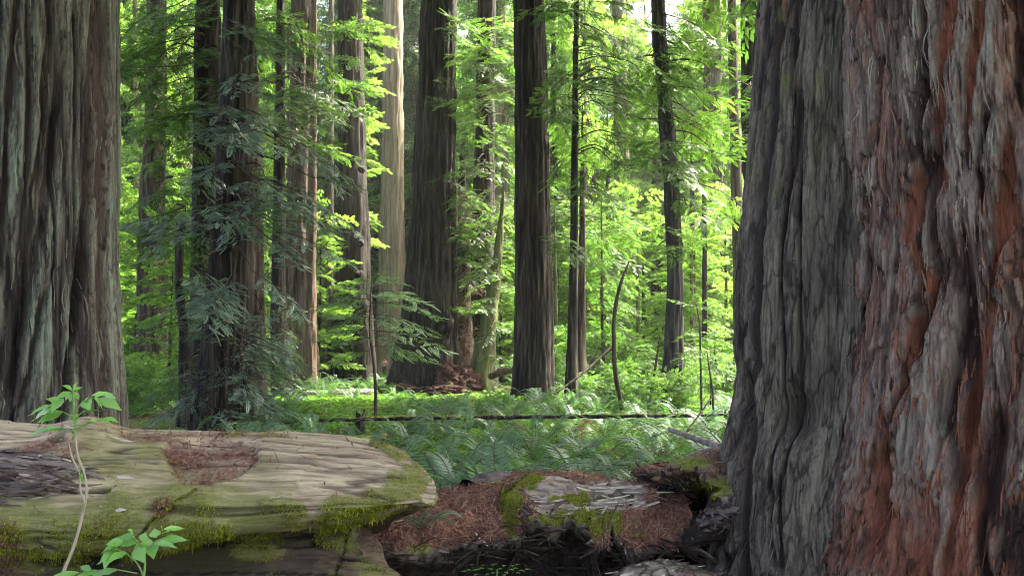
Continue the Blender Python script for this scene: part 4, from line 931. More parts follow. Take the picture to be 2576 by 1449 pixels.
# cross-section continues: front lip rolls under, back goes to the ground
lip = []
for k, (dy, dz) in enumerate(((.02, -.035), (.05, -.075), (.16, -.105), (.34, -.13), (.52, -.25), (.60, -.6), (.56, -.9))):
    q = top[:, 0].copy(); q[:, 1] += dy; q[:, 2] = np.maximum(q[:, 2] + dz + .035 * noise(q * 8, 70 + k) * (k > 0), -.05); lip.append(q)
lip = np.stack(lip[::-1], 1)
back = []
for k, (dy, dz) in enumerate(((.06, -.05), (.14, -.25), (.16, -.8))):
    q = top[:, -1].copy(); q[:, 1] += dy; q[:, 2] += dz; back.append(q)
full = np.concatenate([lip, top, np.stack(back, 1)], 1)
nl_, nb_ = lip.shape[1], 3
mkl = np.zeros((nu2, nl_, 4)); mkl[..., 0] = np.linspace(1, .55, nl_); mkl[:, -3:, 2] = (mn[:, :1] > .05) * .35 * (1 - mkl[:, -3:, 0] * .5)  # shade under the lip painted near black, deepest at the back
mkb = np.zeros((nu2, nb_, 4)); mkb[..., 2] = .5
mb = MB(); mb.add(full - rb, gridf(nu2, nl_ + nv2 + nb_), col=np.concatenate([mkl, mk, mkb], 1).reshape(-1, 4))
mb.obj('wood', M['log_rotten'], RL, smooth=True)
mb = MB(); P, Nn, T = scatter_on(top, nu2, nv2, mo2, 26000, rr)
mb.kites(moss_k(P, Nn, rr.uniform(.006, .018, len(P)), rr, np.array((0, -.3, -.2))), 0, np.clip(rr.normal(.55, .22, len(P)), 0, 1))
mb.obj('moss', M['moss'], RL, loc=-rb)
litter(top, lit2, 4200, rr, .04, .13)
P, Nn, T = scatter_on(top, nu2, nv2, lit2, 900, rr); nl.kites(sticks_k(P, Nn, rr.uniform(.05, .15, 900), rr.uniform(.0018, .004, 900), rr), 0, np.clip(rr.normal(.62, .25, 900), 0, 1))
litter(top, lit2 * sst(1640, 1600, Y) * sst(1500, 1640, X) * sst(1260, 1300, Y), 500, rr)
# roots, splinters and hanging threads under the lip
mb = MB()
for i in range(38):
    k = rr.integers(10, nu2 - 30); a = top[k, 0] + (0, .03, -.03); b = a + (rr.normal(0, .07), rr.uniform(-.05, .06), -rr.uniform(.03, .16))
    mb.tube(twig_path(a, b, 0, rr, 6) - rb, np.linspace(.004, .001, 6) * rr.uniform(.6, 1.8), 4)
for i in range(0):                        # grey splinters along the step left of the slab
    a = pt(rr.uniform(1275, 1345), rr.uniform(1270, 1375), 4.45 + rr.uniform(-.05, .05)); l = rr.uniform(.04, .14); dd = norm(np.array((rr.normal(.5, .5), rr.normal(-.4, .4), rr.normal(-.5, .5))))
    mb.tube(np.array([a - rb, a + dd * l * .5 - rb, a + dd * l - rb]), np.array((.016, .012, .003)) * rr.uniform(.6, 1.5), 5)
fv, ff, ci, P_ = flakes(top[:, ::1], gw * (1 - hollow) * (1 - mo2), 60, rr, (.10, .40), (.006, .024), .004, .03, axis=0, tdir=FR - FL)
mb2 = MB(); mb2.add(fv - rb, ff, 0, np.repeat(np.clip(.74 + rr.normal(0, .14, len(ci)), 0, 1), 8))
edge = np.zeros(u.shape); edge[:, :26] = 1; edge *= (1 - mo2 * .6) * (1 + 2 * (v < .06))
fv, ff, ci, P_ = flakes(top, edge, 420, rr, (.04, .18), (.004, .014), -.03, .6, axis=0)
mb2.add(fv - rb, ff, 0, np.repeat(np.clip(.36 + rr.normal(0, .2, len(ci)), 0, 1), 8)); tag(mb2.obj('splinters', M['flake_wood'], RL), kind='stuff')
LG = np.concatenate([lip, top[:, :6]], 1); wl = np.ones(LG.shape[:2]); wl[:25] = 0
fv, ff, ci, P_ = flakes(LG, wl, 650, rr, (.10, .55), (.006, .026), .02, .10, axis=0, smooth=3)
mb3 = MB(); mb3.add(fv - rb, ff, 0, np.repeat(np.clip(.20 + .22 * (P_[:, 2] > .45) * rr.random(len(ci)) + rr.normal(0, .08, len(ci)), 0, 1), 8)); mb3.obj('rotten_splinters', M['flake_wood'], RL)
tag(mb.obj('rootlets', M['bark_dark'], RL), kind='stuff')

# ------------------------------------------------------------------ hollow log stub: broken end of a bigger log, right
def lump(name, c, rad, seed, m, parent, base, amp=.35, n=(150, 110), fs=2.2, msk=None, carve=None, zcut=None):
    a, b = np.meshgrid(np.linspace(0, 2 * np.pi, n[0], endpoint=False), np.linspace(.03, np.pi - .03, n[1]), indexing='ij')
    d = np.stack([np.cos(a) * np.sin(b), np.sin(a) * np.sin(b), np.cos(b)], -1)
    rgd = fbm(d * fs + seed, 5, seed); r2 = 1 - np.abs(fbm(d * fs * 2.6 + seed, 4, seed + 3)) * 2
    q = d * (1 + amp * rgd + amp * .35 * r2)[..., None] * np.array(rad)
    W = q + c
    if carve is not None: W = carve(W, d)
    mb = MB(); kk = np.zeros(d.shape[:2] + (4,)) if msk is None else msk(W, d, rgd, r2)
    mb.add(W - base, gridf(n[0], n[1], True)[:, ::-1], col=np.clip(kk, 0, 1).reshape(-1, 4))
    mb.obj(name, m, parent, smooth=True); return W
BS = thing('fallen_log', (1.9, 5.3, 0), 'hollow dark broken log end with moss on its rim, beside the grey redwood trunk', 'log'); bb = np.array((1.9, 5.3, 0))
nu3, nv3 = 180, 150                          # a log running back to the right, its ragged end towards the left and the camera
a0, a1 = pt(1702, 1268, 4.95), np.array((3.6, 6.6, .92))
axd = norm((a1 - a0)[None])[0]; sd_ = norm(np.cross(axd, (0, 0, 1.))[None])[0]; ud = np.cross(sd_, axd)
t3, th3 = np.meshgrid(np.linspace(0, 1, nu3), np.linspace(0, 2 * np.pi, nv3, endpoint=False), indexing='ij')
rad = .33 + .03 * t3 + .13 * fbm(np.stack([np.cos(th3) * 1.8, np.sin(th3) * 1.8, t3 * 7], -1), 5, 81) + .05 * noise(np.stack([np.cos(th3) * 6, np.sin(th3) * 6, t3 * 22], -1), 82)
off = .34 * fbm(np.stack([np.cos(th3) * 2.5, np.sin(th3) * 2.5, t3 * 0], -1), 4, 83) + .10 * noise(np.stack([np.cos(th3) * 9, np.sin(th3) * 9, t3 * 0], -1), 84)
Ls = np.linalg.norm(a1 - a0)
W = a0 + axd * (t3 * Ls + off * np.maximum(0, 1 - t3 * 3))[..., None] + sd_ * (np.cos(th3) * rad)[..., None] + ud * (np.maximum(np.sin(th3), -.80 + .15 * noise(np.stack([th3 * 3, t3 * 9, t3 * 0], -1), 87)) * rad * .80)[..., None]
inner = []
for q, dp in ((.93, .02), (.80, .06), (.66, .14), (.45, .2)):
    cen = a0 + axd * dp; inner.append(W[0] * 0 + cen + axd * (off[0] * (1 - dp))[:, None] + (sd_ * (np.cos(th3[0]) * rad[0] * q)[:, None] + ud * (np.sin(th3[0]) * rad[0] * q * .80)[:, None]) * (1 + .12 * noise(np.stack([np.cos(th3[0]) * 3, np.sin(th3[0]) * 3, th3[0] * 0 + q], -1), 85))[:, None])
WW = np.concatenate([np.stack(inner[::-1]), W]); X, Y = proj(WW); mn = fbm(WW * 9, 4, 86)
topn = (WW - (a0 + axd * (((WW - a0) @ axd))[..., None]))[..., 2]
mo3 = np.clip(np.maximum.reduce([blob(X, Y, 1790, 1222, 55, 30, .6), blob(X, Y, 1740, 1165, 60, 18, .6), blob(X, Y, 1760, 1250, 30, 20)]) * 1.0, 0, 1); mo3 = sst(.4, .8, mo3 + .5 * mn) * (mo3 > .05) * (topn > -.1)
lt3 = sst(.08, .16, topn) * (1 - mo3)
kk = np.zeros(WW.shape[:2] + (4,)); kk[..., 1] = lt3 * .9; kk[..., 2] = mo3; kk[..., 3] = .8 * (1 - lt3); kk[:4, :, 0] = np.array((1, .9, .7, .35))[:, None]; kk[..., 0] = np.maximum(kk[..., 0], sst(.0, -.1, topn))  # shade inside the end and along the underside painted near black
mb = MB(); mb.add(WW - bb, np.concatenate([gridf(len(WW), nv3), ]), col=kk.reshape(-1, 4))
i = np.arange(len(WW) - 1); mb.F[-1] = np.concatenate([mb.F[-1], np.stack([i * nv3 + nv3 - 1, i * nv3, (i + 1) * nv3, (i + 1) * nv3 + nv3 - 1], -1)]); mb.M[-1] = np.zeros(len(mb.F[-1]), np.int32); mb.A[-1] = np.full(len(mb.F[-1]), .5)
mb.obj('wood', M['log_rotten'], BS, smooth=True)
mb = MB(); P, Nn, T = scatter_on(WW, len(WW), nv3, mo3, 3500, rr); Nn = np.where(Nn[:, 2:3] < 0, -Nn, Nn)
mb.kites(moss_k(P, Nn, rr.uniform(.010, .028, len(P)), rr, np.array((0, -.2, -.2))), 0, np.clip(rr.normal(.6, .2, len(P)), 0, 1)); mb.obj('moss', M['moss'], BS, loc=-bb)
k4 = WW[4:]; tp4 = topn[4:]
P, Nn, T = scatter_on(k4, len(k4), nv3, sst(.07, .15, tp4) * (1 - mo3[4:]), 1500, rr); Nn = np.where(Nn[:, 2:3] < 0, -Nn, Nn)
k, m = needle_twigs(P, Nn, rr.uniform(.03, .10, len(P)), rr); nl.kites(k, 0, np.repeat(np.clip(rr.normal(.42, .22, len(P)), 0, 1), m))
fe = np.zeros(WW.shape[:2]); fe[:30] = 1; fe *= (1 - mo3) * (topn < .22) * (topn > -.12)
fv, ff, ci, P_ = flakes(WW[:, ::-1], fe[:, ::-1], 800, rr, (.03, .16), (.005, .018), .03, .6, axis=0)
mb = MB(); mb.add(fv - bb, ff, 0, np.repeat(np.clip(.25 + rr.normal(0, .16, len(ci)), 0, 1), 8)); tag(mb.obj('splinters', M['flake_wood'], BS), kind='stuff')
# root mass that carries it, painted near black for the deep shade
RM = thing('root_mass', (1.75, 5.25, 0), 'root mass under the hollow log end, coloured near black for the deep shade', 'root mass'); rmb = np.array((1.75, 5.25, 0))
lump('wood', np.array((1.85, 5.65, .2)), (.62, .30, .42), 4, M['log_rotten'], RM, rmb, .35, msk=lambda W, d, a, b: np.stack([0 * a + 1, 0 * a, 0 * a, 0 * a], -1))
# small weathered stub at the bottom
SB = thing('log_stub', (.95, 4.0, 0), 'small weathered log stub with moss at the bottom edge, left of the grey redwood base', 'log stub'); sbb = np.array((.95, 4.0, 0))
c = pt(1640, 1450, 4.0)
Wst = lump('wood', c + np.array((.08, 0, -.17)), (.34, .24, .22), 6, M['log_rotten'], SB, sbb, .22, fs=2.2, msk=lambda W, d, a, b: np.stack([.25 + .6 * sst(.4, .85, b), .8 * sst(.0, .35, a) * (d[..., 0] > .1), sst(.05, .4, fbm(W * 6, 3, 5)) * (d[..., 2] > 0) * .7, 0 * a + .2], -1))
fv, ff, ci, P_ = flakes(Wst[:, ::-1], np.ones(Wst.shape[:2]), 150, rr, (.06, .24), (.004, .018), .004, .06, axis=0, tdir=(1, .3, .22))
mb = MB(); mb.add(fv - sbb, ff, 0, np.repeat(np.clip(.6 + rr.normal(0, .18, len(ci)), 0, 1), 8)); tag(mb.obj('splinters', M['flake_wood'], SB), kind='stuff')
mb = MB()
for s in (-.09, .09): mb.tube(np.array([c + (s, 0, -.2) - sbb, c + (s * 1.3, .02, -.7) - sbb]), (.08, .09), 10, 0)
mb.obj('root', M['bark_grey'], SB)
# pale log piece lying among the ferns behind
GP = thing('log_piece', (-.3, 6.3, 0), 'flat pale grey log piece half hidden by fern fronds behind the rotten log', 'log piece')
a, b = pt(1180, 1215, 6.1), pt(1290, 1192, 6.5)
mb = MB(); q = spline(np.array([a, (a + b) / 2 + (0, 0, .03), b]), 40); v_, f_ = tube(q, .13, 40); v_ = v_ + (fbm(v_ * (4, 12, 12), 3, 88) * .03)[:, None] * (0, 0, 1); v_[:, 2] -= .10
mb.add(v_ - (-.3, 6.3, 0), f_); mb.obj('wood', M['bark_grey'], GP, smooth=True)
mb = MB()
for x in (.25, .75): p0 = a + (b - a) * x - (0, 0, .12); mb.tube(np.array([p0, p0 * (1, 1, 0) - (0, 0, .1)]) - (-.3, 6.3, 0), .14, 12)
mb.obj('stump', M['bark_grey'], GP)

# ------------------------------------------------------------------ fallen pole, stump, bare branches, curved dead stem, fallen pale log, bark heaps
def stick_thing(name, label, cat, rows, m, n=40, k=10, group=None, jit=.0):
    """rows: X, Y, d, W on the sheet"""
    P = np.array([(*pt(X, Y, d), W * K / FOC * d / 2) for X, Y, d, W in rows]); b = P[0, :3].copy()
    t = thing(name, b, label, cat, group); q = spline(P, n); r = q[:, 3] * (1 + .1 * noise(q[:, :3] * 6, 9))
    mb = MB(); v, f = tube(q[:, :3] - b, r, k)
    if jit: v = v + fbm(v * 9, 3, 4)[:, None] * jit
    mb.add(v, f)
    mb.add([v[i * n] for i in range(k)][:4], [[0, 1, 2, 3]])
    mb.obj('wood', m, t, smooth=True); return t, q, b
t, q, b = stick_thing('fallen_pole', 'long thin fallen pole with moss along its top, lying level across the fern bed', 'pole',
    [(560, 1066, 16.5, 9), (880, 1054, 16.3, 9), (1200, 1049, 16.0, 10), (1500, 1046, 15.6, 10), (1700, 1044, 15.4, 9), (1880, 1040, 15.2, 8)], M['bark_dark'], 80, 10, jit=.02)
mb = MB(); rp = np.random.default_rng(3); i = rp.integers(0, 79, 2600); f = rp.random(2600)[:, None]; P = q[i, :3] * (1 - f) + q[np.minimum(i + 1, 79), :3] * f
wsel = (noise(P * (.9, 1, 1), 12) > -.1) & (P[:, 0] > -3); P = P[wsel] + (0, 0, .035) + rp.normal(0, .025, (wsel.sum(), 3)) * (1, 1, .3)
mb.kites(moss_k(P, np.tile((0, -.2, 1.), (len(P), 1)), rp.uniform(.03, .06, len(P)), rp, 0), 0, rp.uniform(.2, .8, len(P))); mb.obj('moss', M['moss'], t, loc=-b)
def stump(label, X, Y, d, w, h):
    p = pt(X, Y, d); p[2] = g1(p[0], p[1]); t = thing('stump', p, label, 'stump')
    th = np.linspace(0, 2 * np.pi, 24, endpoint=False); zs = np.linspace(-.1, h, 14); A, Z = np.meshgrid(th, zs, indexing='ij')
    r = w * (1.15 - .25 * Z / h) * (1 + .18 * noise(np.stack([np.cos(A) * 2, np.sin(A) * 2, Z * 2], -1), 5)); Z = Z + (Z > h * .9) * .25 * h * noise(np.stack([np.cos(A) * 2, np.sin(A) * 2, Z * 0], -1), 6)
    mb = MB(); v = np.stack([np.cos(A) * r, np.sin(A) * r, Z], -1); mb.add(v, gridf(24, 14, True))
    e = v[:, -1]; c = e.mean(0); rg_ = np.stack([e, c + (e - c) * .6 - (0, 0, .05), c + (e - c) * .05 - (0, 0, .1)]); mb.add(rg_, np.concatenate([gridf(3, 24), np.array([[i * 24 + 23, i * 24, i * 24 + 24, i * 24 + 47] for i in range(2)])]))
    mb.obj('wood', M['bark_dark'], t, smooth=True)
stump('small dark stump in the fern bed, left end of the green clearing', 908, 1050, 17.0, .11, .42)
stump('thin dark broken stump under the right end of the fallen pole', 1832, 1050, 15.8, .09, .5)
stick_thing('dead_branch', 'smooth bare grey branch pointing up left, upper of two beside the grey redwood', 'branch', [(1684, 1078, 7.0, 12), (1740, 1098, 6.7, 15), (1800, 1118, 6.4, 17), (1870, 1138, 6.1, 18), (1930, 1165, 5.9, 20)], M['dead_wood'], 30, 10, 'dead branches by the grey redwood')
stick_thing('dead_branch', 'bent bare grey branch lying on red needles, lower of two beside the grey redwood', 'branch', [(1735, 1142, 6.0, 6), (1775, 1130, 5.9, 8), (1815, 1130, 5.8, 11), (1850, 1142, 5.7, 11), (1910, 1166, 5.6, 13)], M['dead_wood'], 30, 8, 'dead branches by the grey redwood')
t, q, b = stick_thing('dead_sapling', 'curved bare dark dead stem standing like a bow in the ferns', 'stem', [(1568, 1045, 21.5, 13), (1562, 1010, 21.5, 13), (1550, 950, 21.5, 12), (1544, 860, 21.5, 11), (1550, 760, 21.5, 10), (1562, 710, 21.5, 8), (1583, 655, 21.5, 3)], M['twig'], 50, 10, jit=.01)
mb = MB(); P = pt(1570, 880, 21.5); mb.tube(spline(np.array([pt(1548, 905, 21.5), P, pt(1585, 862, 21.4)]), 8) - b, np.linspace(.02, .008, 8), 5); mb.obj('side_twig', M['bark_mossy'], t)
t, q, b = stick_thing('fallen_log', 'short pale fallen log in the bright green clearing near the great dark redwood', 'log', [(760, 992, 33, 20), (830, 989, 33.4, 21), (900, 987, 34, 22), (945, 986, 34.5, 20)], M['dead_wood'], 40, 16, jit=.05)
stick_thing('fallen_log', 'brown fallen log end among shrubs left of the straight ridged redwood', 'log', [(1235, 945, 37, 16), (1275, 930, 36, 20), (1330, 920, 35, 22)], M['bark_red'], 24, 14, jit=.05)
stick_thing('fallen_branch', 'thin slanting fallen branch behind the ferns left of the curved dead stem', 'branch', [(1395, 990, 25, 5), (1450, 950, 25.5, 6), (1540, 870, 27, 7)], M['bark_brown'], 24, 6)
stick_thing('dead_sapling', 'thin crooked brown stem right of the curved dead stem', 'stem', [(1628, 1040, 21, 6), (1640, 980, 21, 7), (1652, 900, 21, 6), (1660, 840, 21, 3)], M['twig'], 24, 6)
stick_thing('dead_sapling', 'thin dark stem standing near the right end of the pole', 'stem', [(1795, 1060, 16, 6), (1792, 980, 16, 6), (1782, 910, 16, 4), (1778, 880, 16, 2)], M['twig'], 24, 6)
stick_thing('fallen_branch', 'thin twig leaning over the ferns right of the slanting tree', 'branch', [(1700, 1120, 12, 5), (1760, 1040, 12.5, 4), (1800, 985, 13, 3)], M['twig'], 20, 6)
M['bark_heap'] = bark_mat('bark_heap', (.012, .006, .005), (.075, .034, .025), (.17, .085, .062), (.8, .8, .8), 5.0, 1.0)
for lab, X, Y, d, rad, sd2 in (('red-brown bark heap against the right foot of the great dark redwood', 1152, 968, 37.2, (.95, .8, .95), 3), ('low red-brown bark heap at the left foot of the great dark redwood', 1000, 985, 36.5, (.9, .6, .30), 5), ('red-brown bark heap in front of the great dark redwood', 1120, 1000, 35.5, (.9, .6, .26), 8)):
    p = pt(X, Y, d); p[2] = g1(p[0], p[1]); t = thing('bark_heap', p, lab, 'bark heap', 'bark heaps round the great dark redwood')
    lump('heap', p + (0, 0, rad[2] * .2), rad, sd2, M['bark_heap'], t, p, .5, (90, 70), 2.8, msk=lambda W, d_, a_, b_: np.stack([.5 * sst(.6, .95, b_), 0 * a_ + 1, 0 * a_, 0 * a_], -1))

M['sapling_leaf_lit'] = leaf_mat('sapling_leaf_lit', L3((.15, .25, .11), (.24, .37, .17), (.33, .46, .24)), L3((.07, .2, .03), (.13, .3, .04), (.22, .4, .06)), .35, .45, .4, .1)  # lighter than the other needles, in place of light on the sapling
# ------------------------------------------------------------------ sapling in the centre and low conifers
def sapling(label, d, stem, plates, leaf, kind='fine', sc=1.0, name='sapling', m='twig', group=None):
    P = np.array([(*pt(X, Y, d), W * K / FOC * d / 2) for X, Y, W in stem]); P[0, 2] = g1(P[0, 0], P[0, 1]) - .1; b = P[0, :3].copy()
    t = thing(name, b, label, 'sapling', group); q = spline(P, 30); mb = MB(); mb.tube(q[:, :3] - b, q[:, 3], 8); mb.obj('trunk', M[m], t, smooth=True)
    mb = MB(); rg = np.random.default_rng(int(d * 100 + stem[0][0]))
    for (X0_, Y0_, X1_, Y1_, s) in plates:
        a, e = pt(X0_, Y0_, d), pt(X1_, Y1_, d - rg.uniform(-.5, .8)); L = np.linalg.norm(e - a)
        add_boughs(mb, kind, [a - b], [e - a + np.array((0, 0, .22 * L))], [L / 2.0], rg, .12, s)
    mb.obj('foliage', [M[leaf], M['twig']], t); return t
sapling('young redwood sapling with layered bright sprays standing before the great dark redwood', 20.0,
    [(945, 1045, 9), (944, 960, 8), (938, 900, 6), (930, 840, 4.5), (932, 760, 3), (935, 690, 2)],
    [(933, 700, 1010, 720, .1), (933, 705, 870, 725, .15), (934, 715, 960, 690, .2), (934, 730, 1055, 770, .1), (934, 735, 850, 760, 0), (934, 750, 820, 790, -.05), (934, 760, 1075, 800, .1), (934, 780, 830, 840, -.1), (934, 790, 1060, 835, .1), (934, 800, 1000, 830, 0),
     (936, 830, 1085, 880, .15), (936, 835, 1010, 890, 0), (936, 850, 860, 880, -.1), (938, 870, 1060, 905, 0), (938, 880, 850, 915, -.2), (934, 745, 1000, 760, .1), (934, 765, 900, 790, 0), (934, 720, 900, 740, .1), (934, 700, 990, 700, .2), (934, 740, 870, 740, .15), (934, 770, 840, 775, .1), (935, 800, 845, 800, .1), (935, 815, 860, 850, .05), (936, 850, 870, 860, .1), (936, 845, 990, 860, .1), (934, 710, 905, 705, .2), (934, 725, 960, 705, .2)], 'sapling_leaf_lit')
sapling('small conifer sapling with pale flat sprays, in front of the slanting tree', 18.5, [(1765, 1060, 6), (1762, 900, 5), (1758, 800, 4), (1752, 765, 3)],
    [(1755, 770, 1690, 765, .1), (1755, 775, 1800, 780, .1), (1758, 800, 1830, 830, 0), (1758, 820, 1710, 850, -.1), (1760, 850, 1840, 880, -.1), (1760, 880, 1720, 910, -.1), (1762, 920, 1830, 950, 0)], 'needle_mid')
sapling('sunlit leafy sapling low between the slanting tree and the grey trunk', 26, [(1800, 1000, 5), (1800, 900, 4), (1795, 870, 3)], [(1798, 880, 1720, 890, .3), (1798, 885, 1850, 900, .3), (1798, 900, 1750, 930, .2), (1798, 910, 1860, 940, .2), (1798, 930, 1800, 960, .2), (1798, 880, 1790, 860, .3)], 'shrub_leaf', 'broad')

# ------------------------------------------------------------------ far trees and shrubs
FAR = [crown_mesh('far_crown', 'coarse', 'needle_far', 1.0, 38, 5.0, 1.6, 230, 10 + i, .0, 1.3) for i in range(4)] 
FARB = [crown_mesh('far_crown', 'broad', 'broadleaf', 1.5, 15, 3.6, 2.0, 70, 30 + i, .1, 1.1) for i in range(3)]
SHRUB = [crown_mesh('shrub_leaves', 'broad', 'shrub_leaf', .15, 2.0, 1.3, .5, 30, 50 + i, .35, .55) for i in range(4)]
CONI = [crown_mesh('young_crown', 'fine', 'needle_far', .5, 9, 2.2, .3, 60, 60 + i, -.05, .8) for i in range(3)]
def plain_trunk(H, r, seed):
    zs = np.linspace(-.3, H, 40); P = np.array([(0, 0, -.45, r * 1.35), (0, 0, .8, r * 1.05), (.05, 0, H * .4, r * .85), (0, .1, H, r * .15)])
    V, c, b = trunk_verts(P, 18, zs, furrow=.05, seed=seed, fscale=5); mb = MB(); mb.add(V, gridf(18, 40, True)); return mb.mesh('trunk', [M[('bark_brown', 'bark_dark', 'bark_lit')[seed % 3]]], True)
TR = [plain_trunk(46, .75, i) for i in range(3)]; TRS = [plain_trunk(13, .16, i) for i in range(3)]; TRC = [plain_trunk(9.5, .09, i) for i in range(2)]
rf = np.random.default_rng(21)
def put(kind, name, label, cat, group, x, y, sc, tr, cr, seed, zs=1.0, trname='trunk', crname='crown'):
    t = thing(name, (x, y, g1(x, y)), label, cat, group); t.rotation_euler.z = rf.uniform(0, 6.28); t.scale = (sc, sc, sc * zs)
    if tr is not None: link(trname, tr, t)
    if cr is not None: link(crname, cr, t)
    return t
taken = [(P_[0], P_[1]) for P_ in [np.array(o.location) for o in C.objects if o.get('category') == 'tree']]
def free(x, y, r):
    if abs(x + 11.0 * y / 72) < 6.5 and y < 80: return False
    return all((x - a) ** 2 + (y - b) ** 2 > r * r for a, b in taken)
n = 0
while n < 190:
    y = rf.uniform(62, 200); x = rf.uniform(-.78, .78) * y
    if not free(x, y, 5.0 if y < 90 else 4.2): continue
    taken.append((x, y)); n += 1
    put('far', 'far_redwood', 'one of the many far redwoods in the sunlit background, trunk half veiled by foliage' if y < 110 else 'one of the farthest pale trunks and crowns closing the view', 'tree', 'far redwoods in the background' if y < 110 else 'farthest redwoods closing the view',
        x, y, rf.uniform(.8, 1.2), TR[n % 3], FAR[n % 4], n, 1.0 if y < 85 else 1.4)
for y in (84, 92, 101, 110, 120, 132, 145):
    for dx in (-3.5, 3.0):
        x = -11.0 * y / 72 + dx + rf.uniform(-1, 1); taken.append((x, y))
        put('far', 'far_redwood', 'one of the farthest pale trunks and crowns closing the view', 'tree', 'farthest redwoods closing the view', x, y, rf.uniform(.9, 1.2), TR[int(y) % 3], FAR[int(y + dx) % 4], 0, 1.5)
n = 0
while n < 64:
    y = rf.uniform(48, 125); x = rf.uniform(-.72, .72) * y
    if not free(x, y, 2.6): continue
    taken.append((x, y)); n += 1
    put('b', 'understory_tree', 'bright yellow-green leafy understory tree among the far trunks', 'tree', 'leafy understory trees', x, y, rf.uniform(.7, 1.25), TRS[n % 3], FARB[n % 3], n, 1.0 if n % 2 else rf.uniform(1.6, 2.3))
n = 0
while n < 18:
    y = rf.uniform(48, 105); x = rf.uniform(-.6, .62) * y
    if not free(x, y, 1.6): continue
    taken.append((x, y)); n += 1
    put('t', 'far_tree', 'one of the slender dark far trunks with thin crowns between the big trunks', 'tree', 'slender dark far trunks', x, y, rf.uniform(.30, .5), TR[1], FAR[n % 4], n, rf.uniform(1.6, 2.2))
n = 0
while n < 18:
    y = rf.uniform(40, 85); x = rf.uniform(-.7, .7) * y
    if not free(x, y, 2.0): continue
    taken.append((x, y)); n += 1
    put('c', 'young_conifer', 'young green conifer with drooping sprays in the middle distance', 'tree', 'young conifers in the middle distance', x, y, rf.uniform(.6, 1.3), TRC[n % 2], CONI[n % 3], n)
n = 0
while n < 120:
    y = rf.uniform(32, 95); x = rf.uniform(-.70, .70) * y
    if not free(x, y, 1.4): continue
    X, Y = proj(np.array((x, y, .5)))
    if 690 < X < 1010 and y < 48: continue
    taken.append((x, y)); n += 1
    put('s', 'shrub', 'low bright green shrub on the forest floor beneath the far trees', 'shrub', 'shrubs beneath the far trees', x, y, rf.uniform(.55, 1.25), None, SHRUB[n % 4], n, crname='foliage')
for X, d, sc, k, zs_, lab in ((345, 33, .55, 0, 1, 'bright leafy young tree just right of the left giant'), (425, 30, .42, 1, 1, 'low bright leafy bush-like tree between the left giant and the leafy dark trunk'), (300, 42, .8, 2, 1, 'sunlit leafy tree partly hidden by the left giant'), (455, 45, .8, 0, 1, 'sunlit leafy tree behind the thin crooked stem'),
        (800, 50, .7, 1, 1, 'sunlit leafy tree left of the two-legged redwood'), (1440, 52, .8, 2, 1, 'sunlit leafy tree behind the very thin dark tree'), (1520, 47, .75, 0, 1, 'sunlit leafy tree left of the curved dead stem'), (1620, 50, .8, 1, 1, 'sunlit leafy tree right of the curved dead stem'),
        (1745, 40, .6, 2, 1, 'sunlit leafy tree right of the slanting grey-brown tree'), (1830, 44, .75, 0, 1, 'sunlit leafy tree beside the slender brown tree'), (1260, 46, .6, 1, 1, 'sunlit leafy tree left of the straight ridged redwood'), (1165, 50, .8, 2, 1, 'sunlit leafy tree behind the shaggy brown trunk')):
    p = pt(X, 940, d); taken.append((p[0], d)); put('u', 'understory_tree', lab, 'tree', None, p[0], d, sc, TRS[k], FARB[k], 0)
n = 0; rs = np.random.default_rng(6)
while n < 34:
    d = rs.uniform(20, 34); X = rs.uniform(1180, 1890) if n % 4 else rs.uniform(320, 480); x = (X * K - 512) / FOC * d
    if not free(x, d, .9): continue
    taken.append((x, d)); n += 1
    if n % 3: put('s', 'shrub', 'low leafy shrub among the ferns beyond the fallen pole', 'shrub', 'shrubs among the ferns beyond the pole', x, d, rs.uniform(.32, .7), None, SHRUB[n % 4], n, crname='foliage')
    else: put('c', 'sapling', 'small conifer sapling among the ferns beyond the fallen pole', 'sapling', 'small saplings beyond the pole', x, d, rs.uniform(.18, .34), TRC[n % 2], CONI[n % 3], n)
# a maple with big sunlit leaves left of the pale trunk
p = pt(885, 935, 56); t = thing('maple_tree', (p[0], p[1], g1(p[0], p[1])), 'tall maple with glowing yellow-green leaves between the two-legged redwood and the pale trunk', 'tree'); b = np.array(t.location)
mb = MB(); q = spline(np.array([(0, 0, -.2), (-.4, 0, 8), (-.2, 0, 16), (.3, 0, 28)]), 30); mb.tube(q, np.linspace(.22, .06, 30), 10); mb.obj('trunk', M['bark_grey'], t, smooth=True)
mb = MB(); rg = np.random.default_rng(8)
for rect, nn_ in (((890, 40, 955, 220), 22), ((900, 220, 945, 440), 15), ((890, -60, 930, 60), 10), ((920, 480, 945, 620), 6), ((950, 90, 985, 150), 3)):
    zone_foliage(mb, 'broad', rect, (54.5, 57.5), nn_, rg, (.6, .9), b, lambda z: np.array((b[0] - .2, b[1], z - .5)), -.1, .15)
mb.obj('crown', [M['broadleaf'], M['twig']], t)

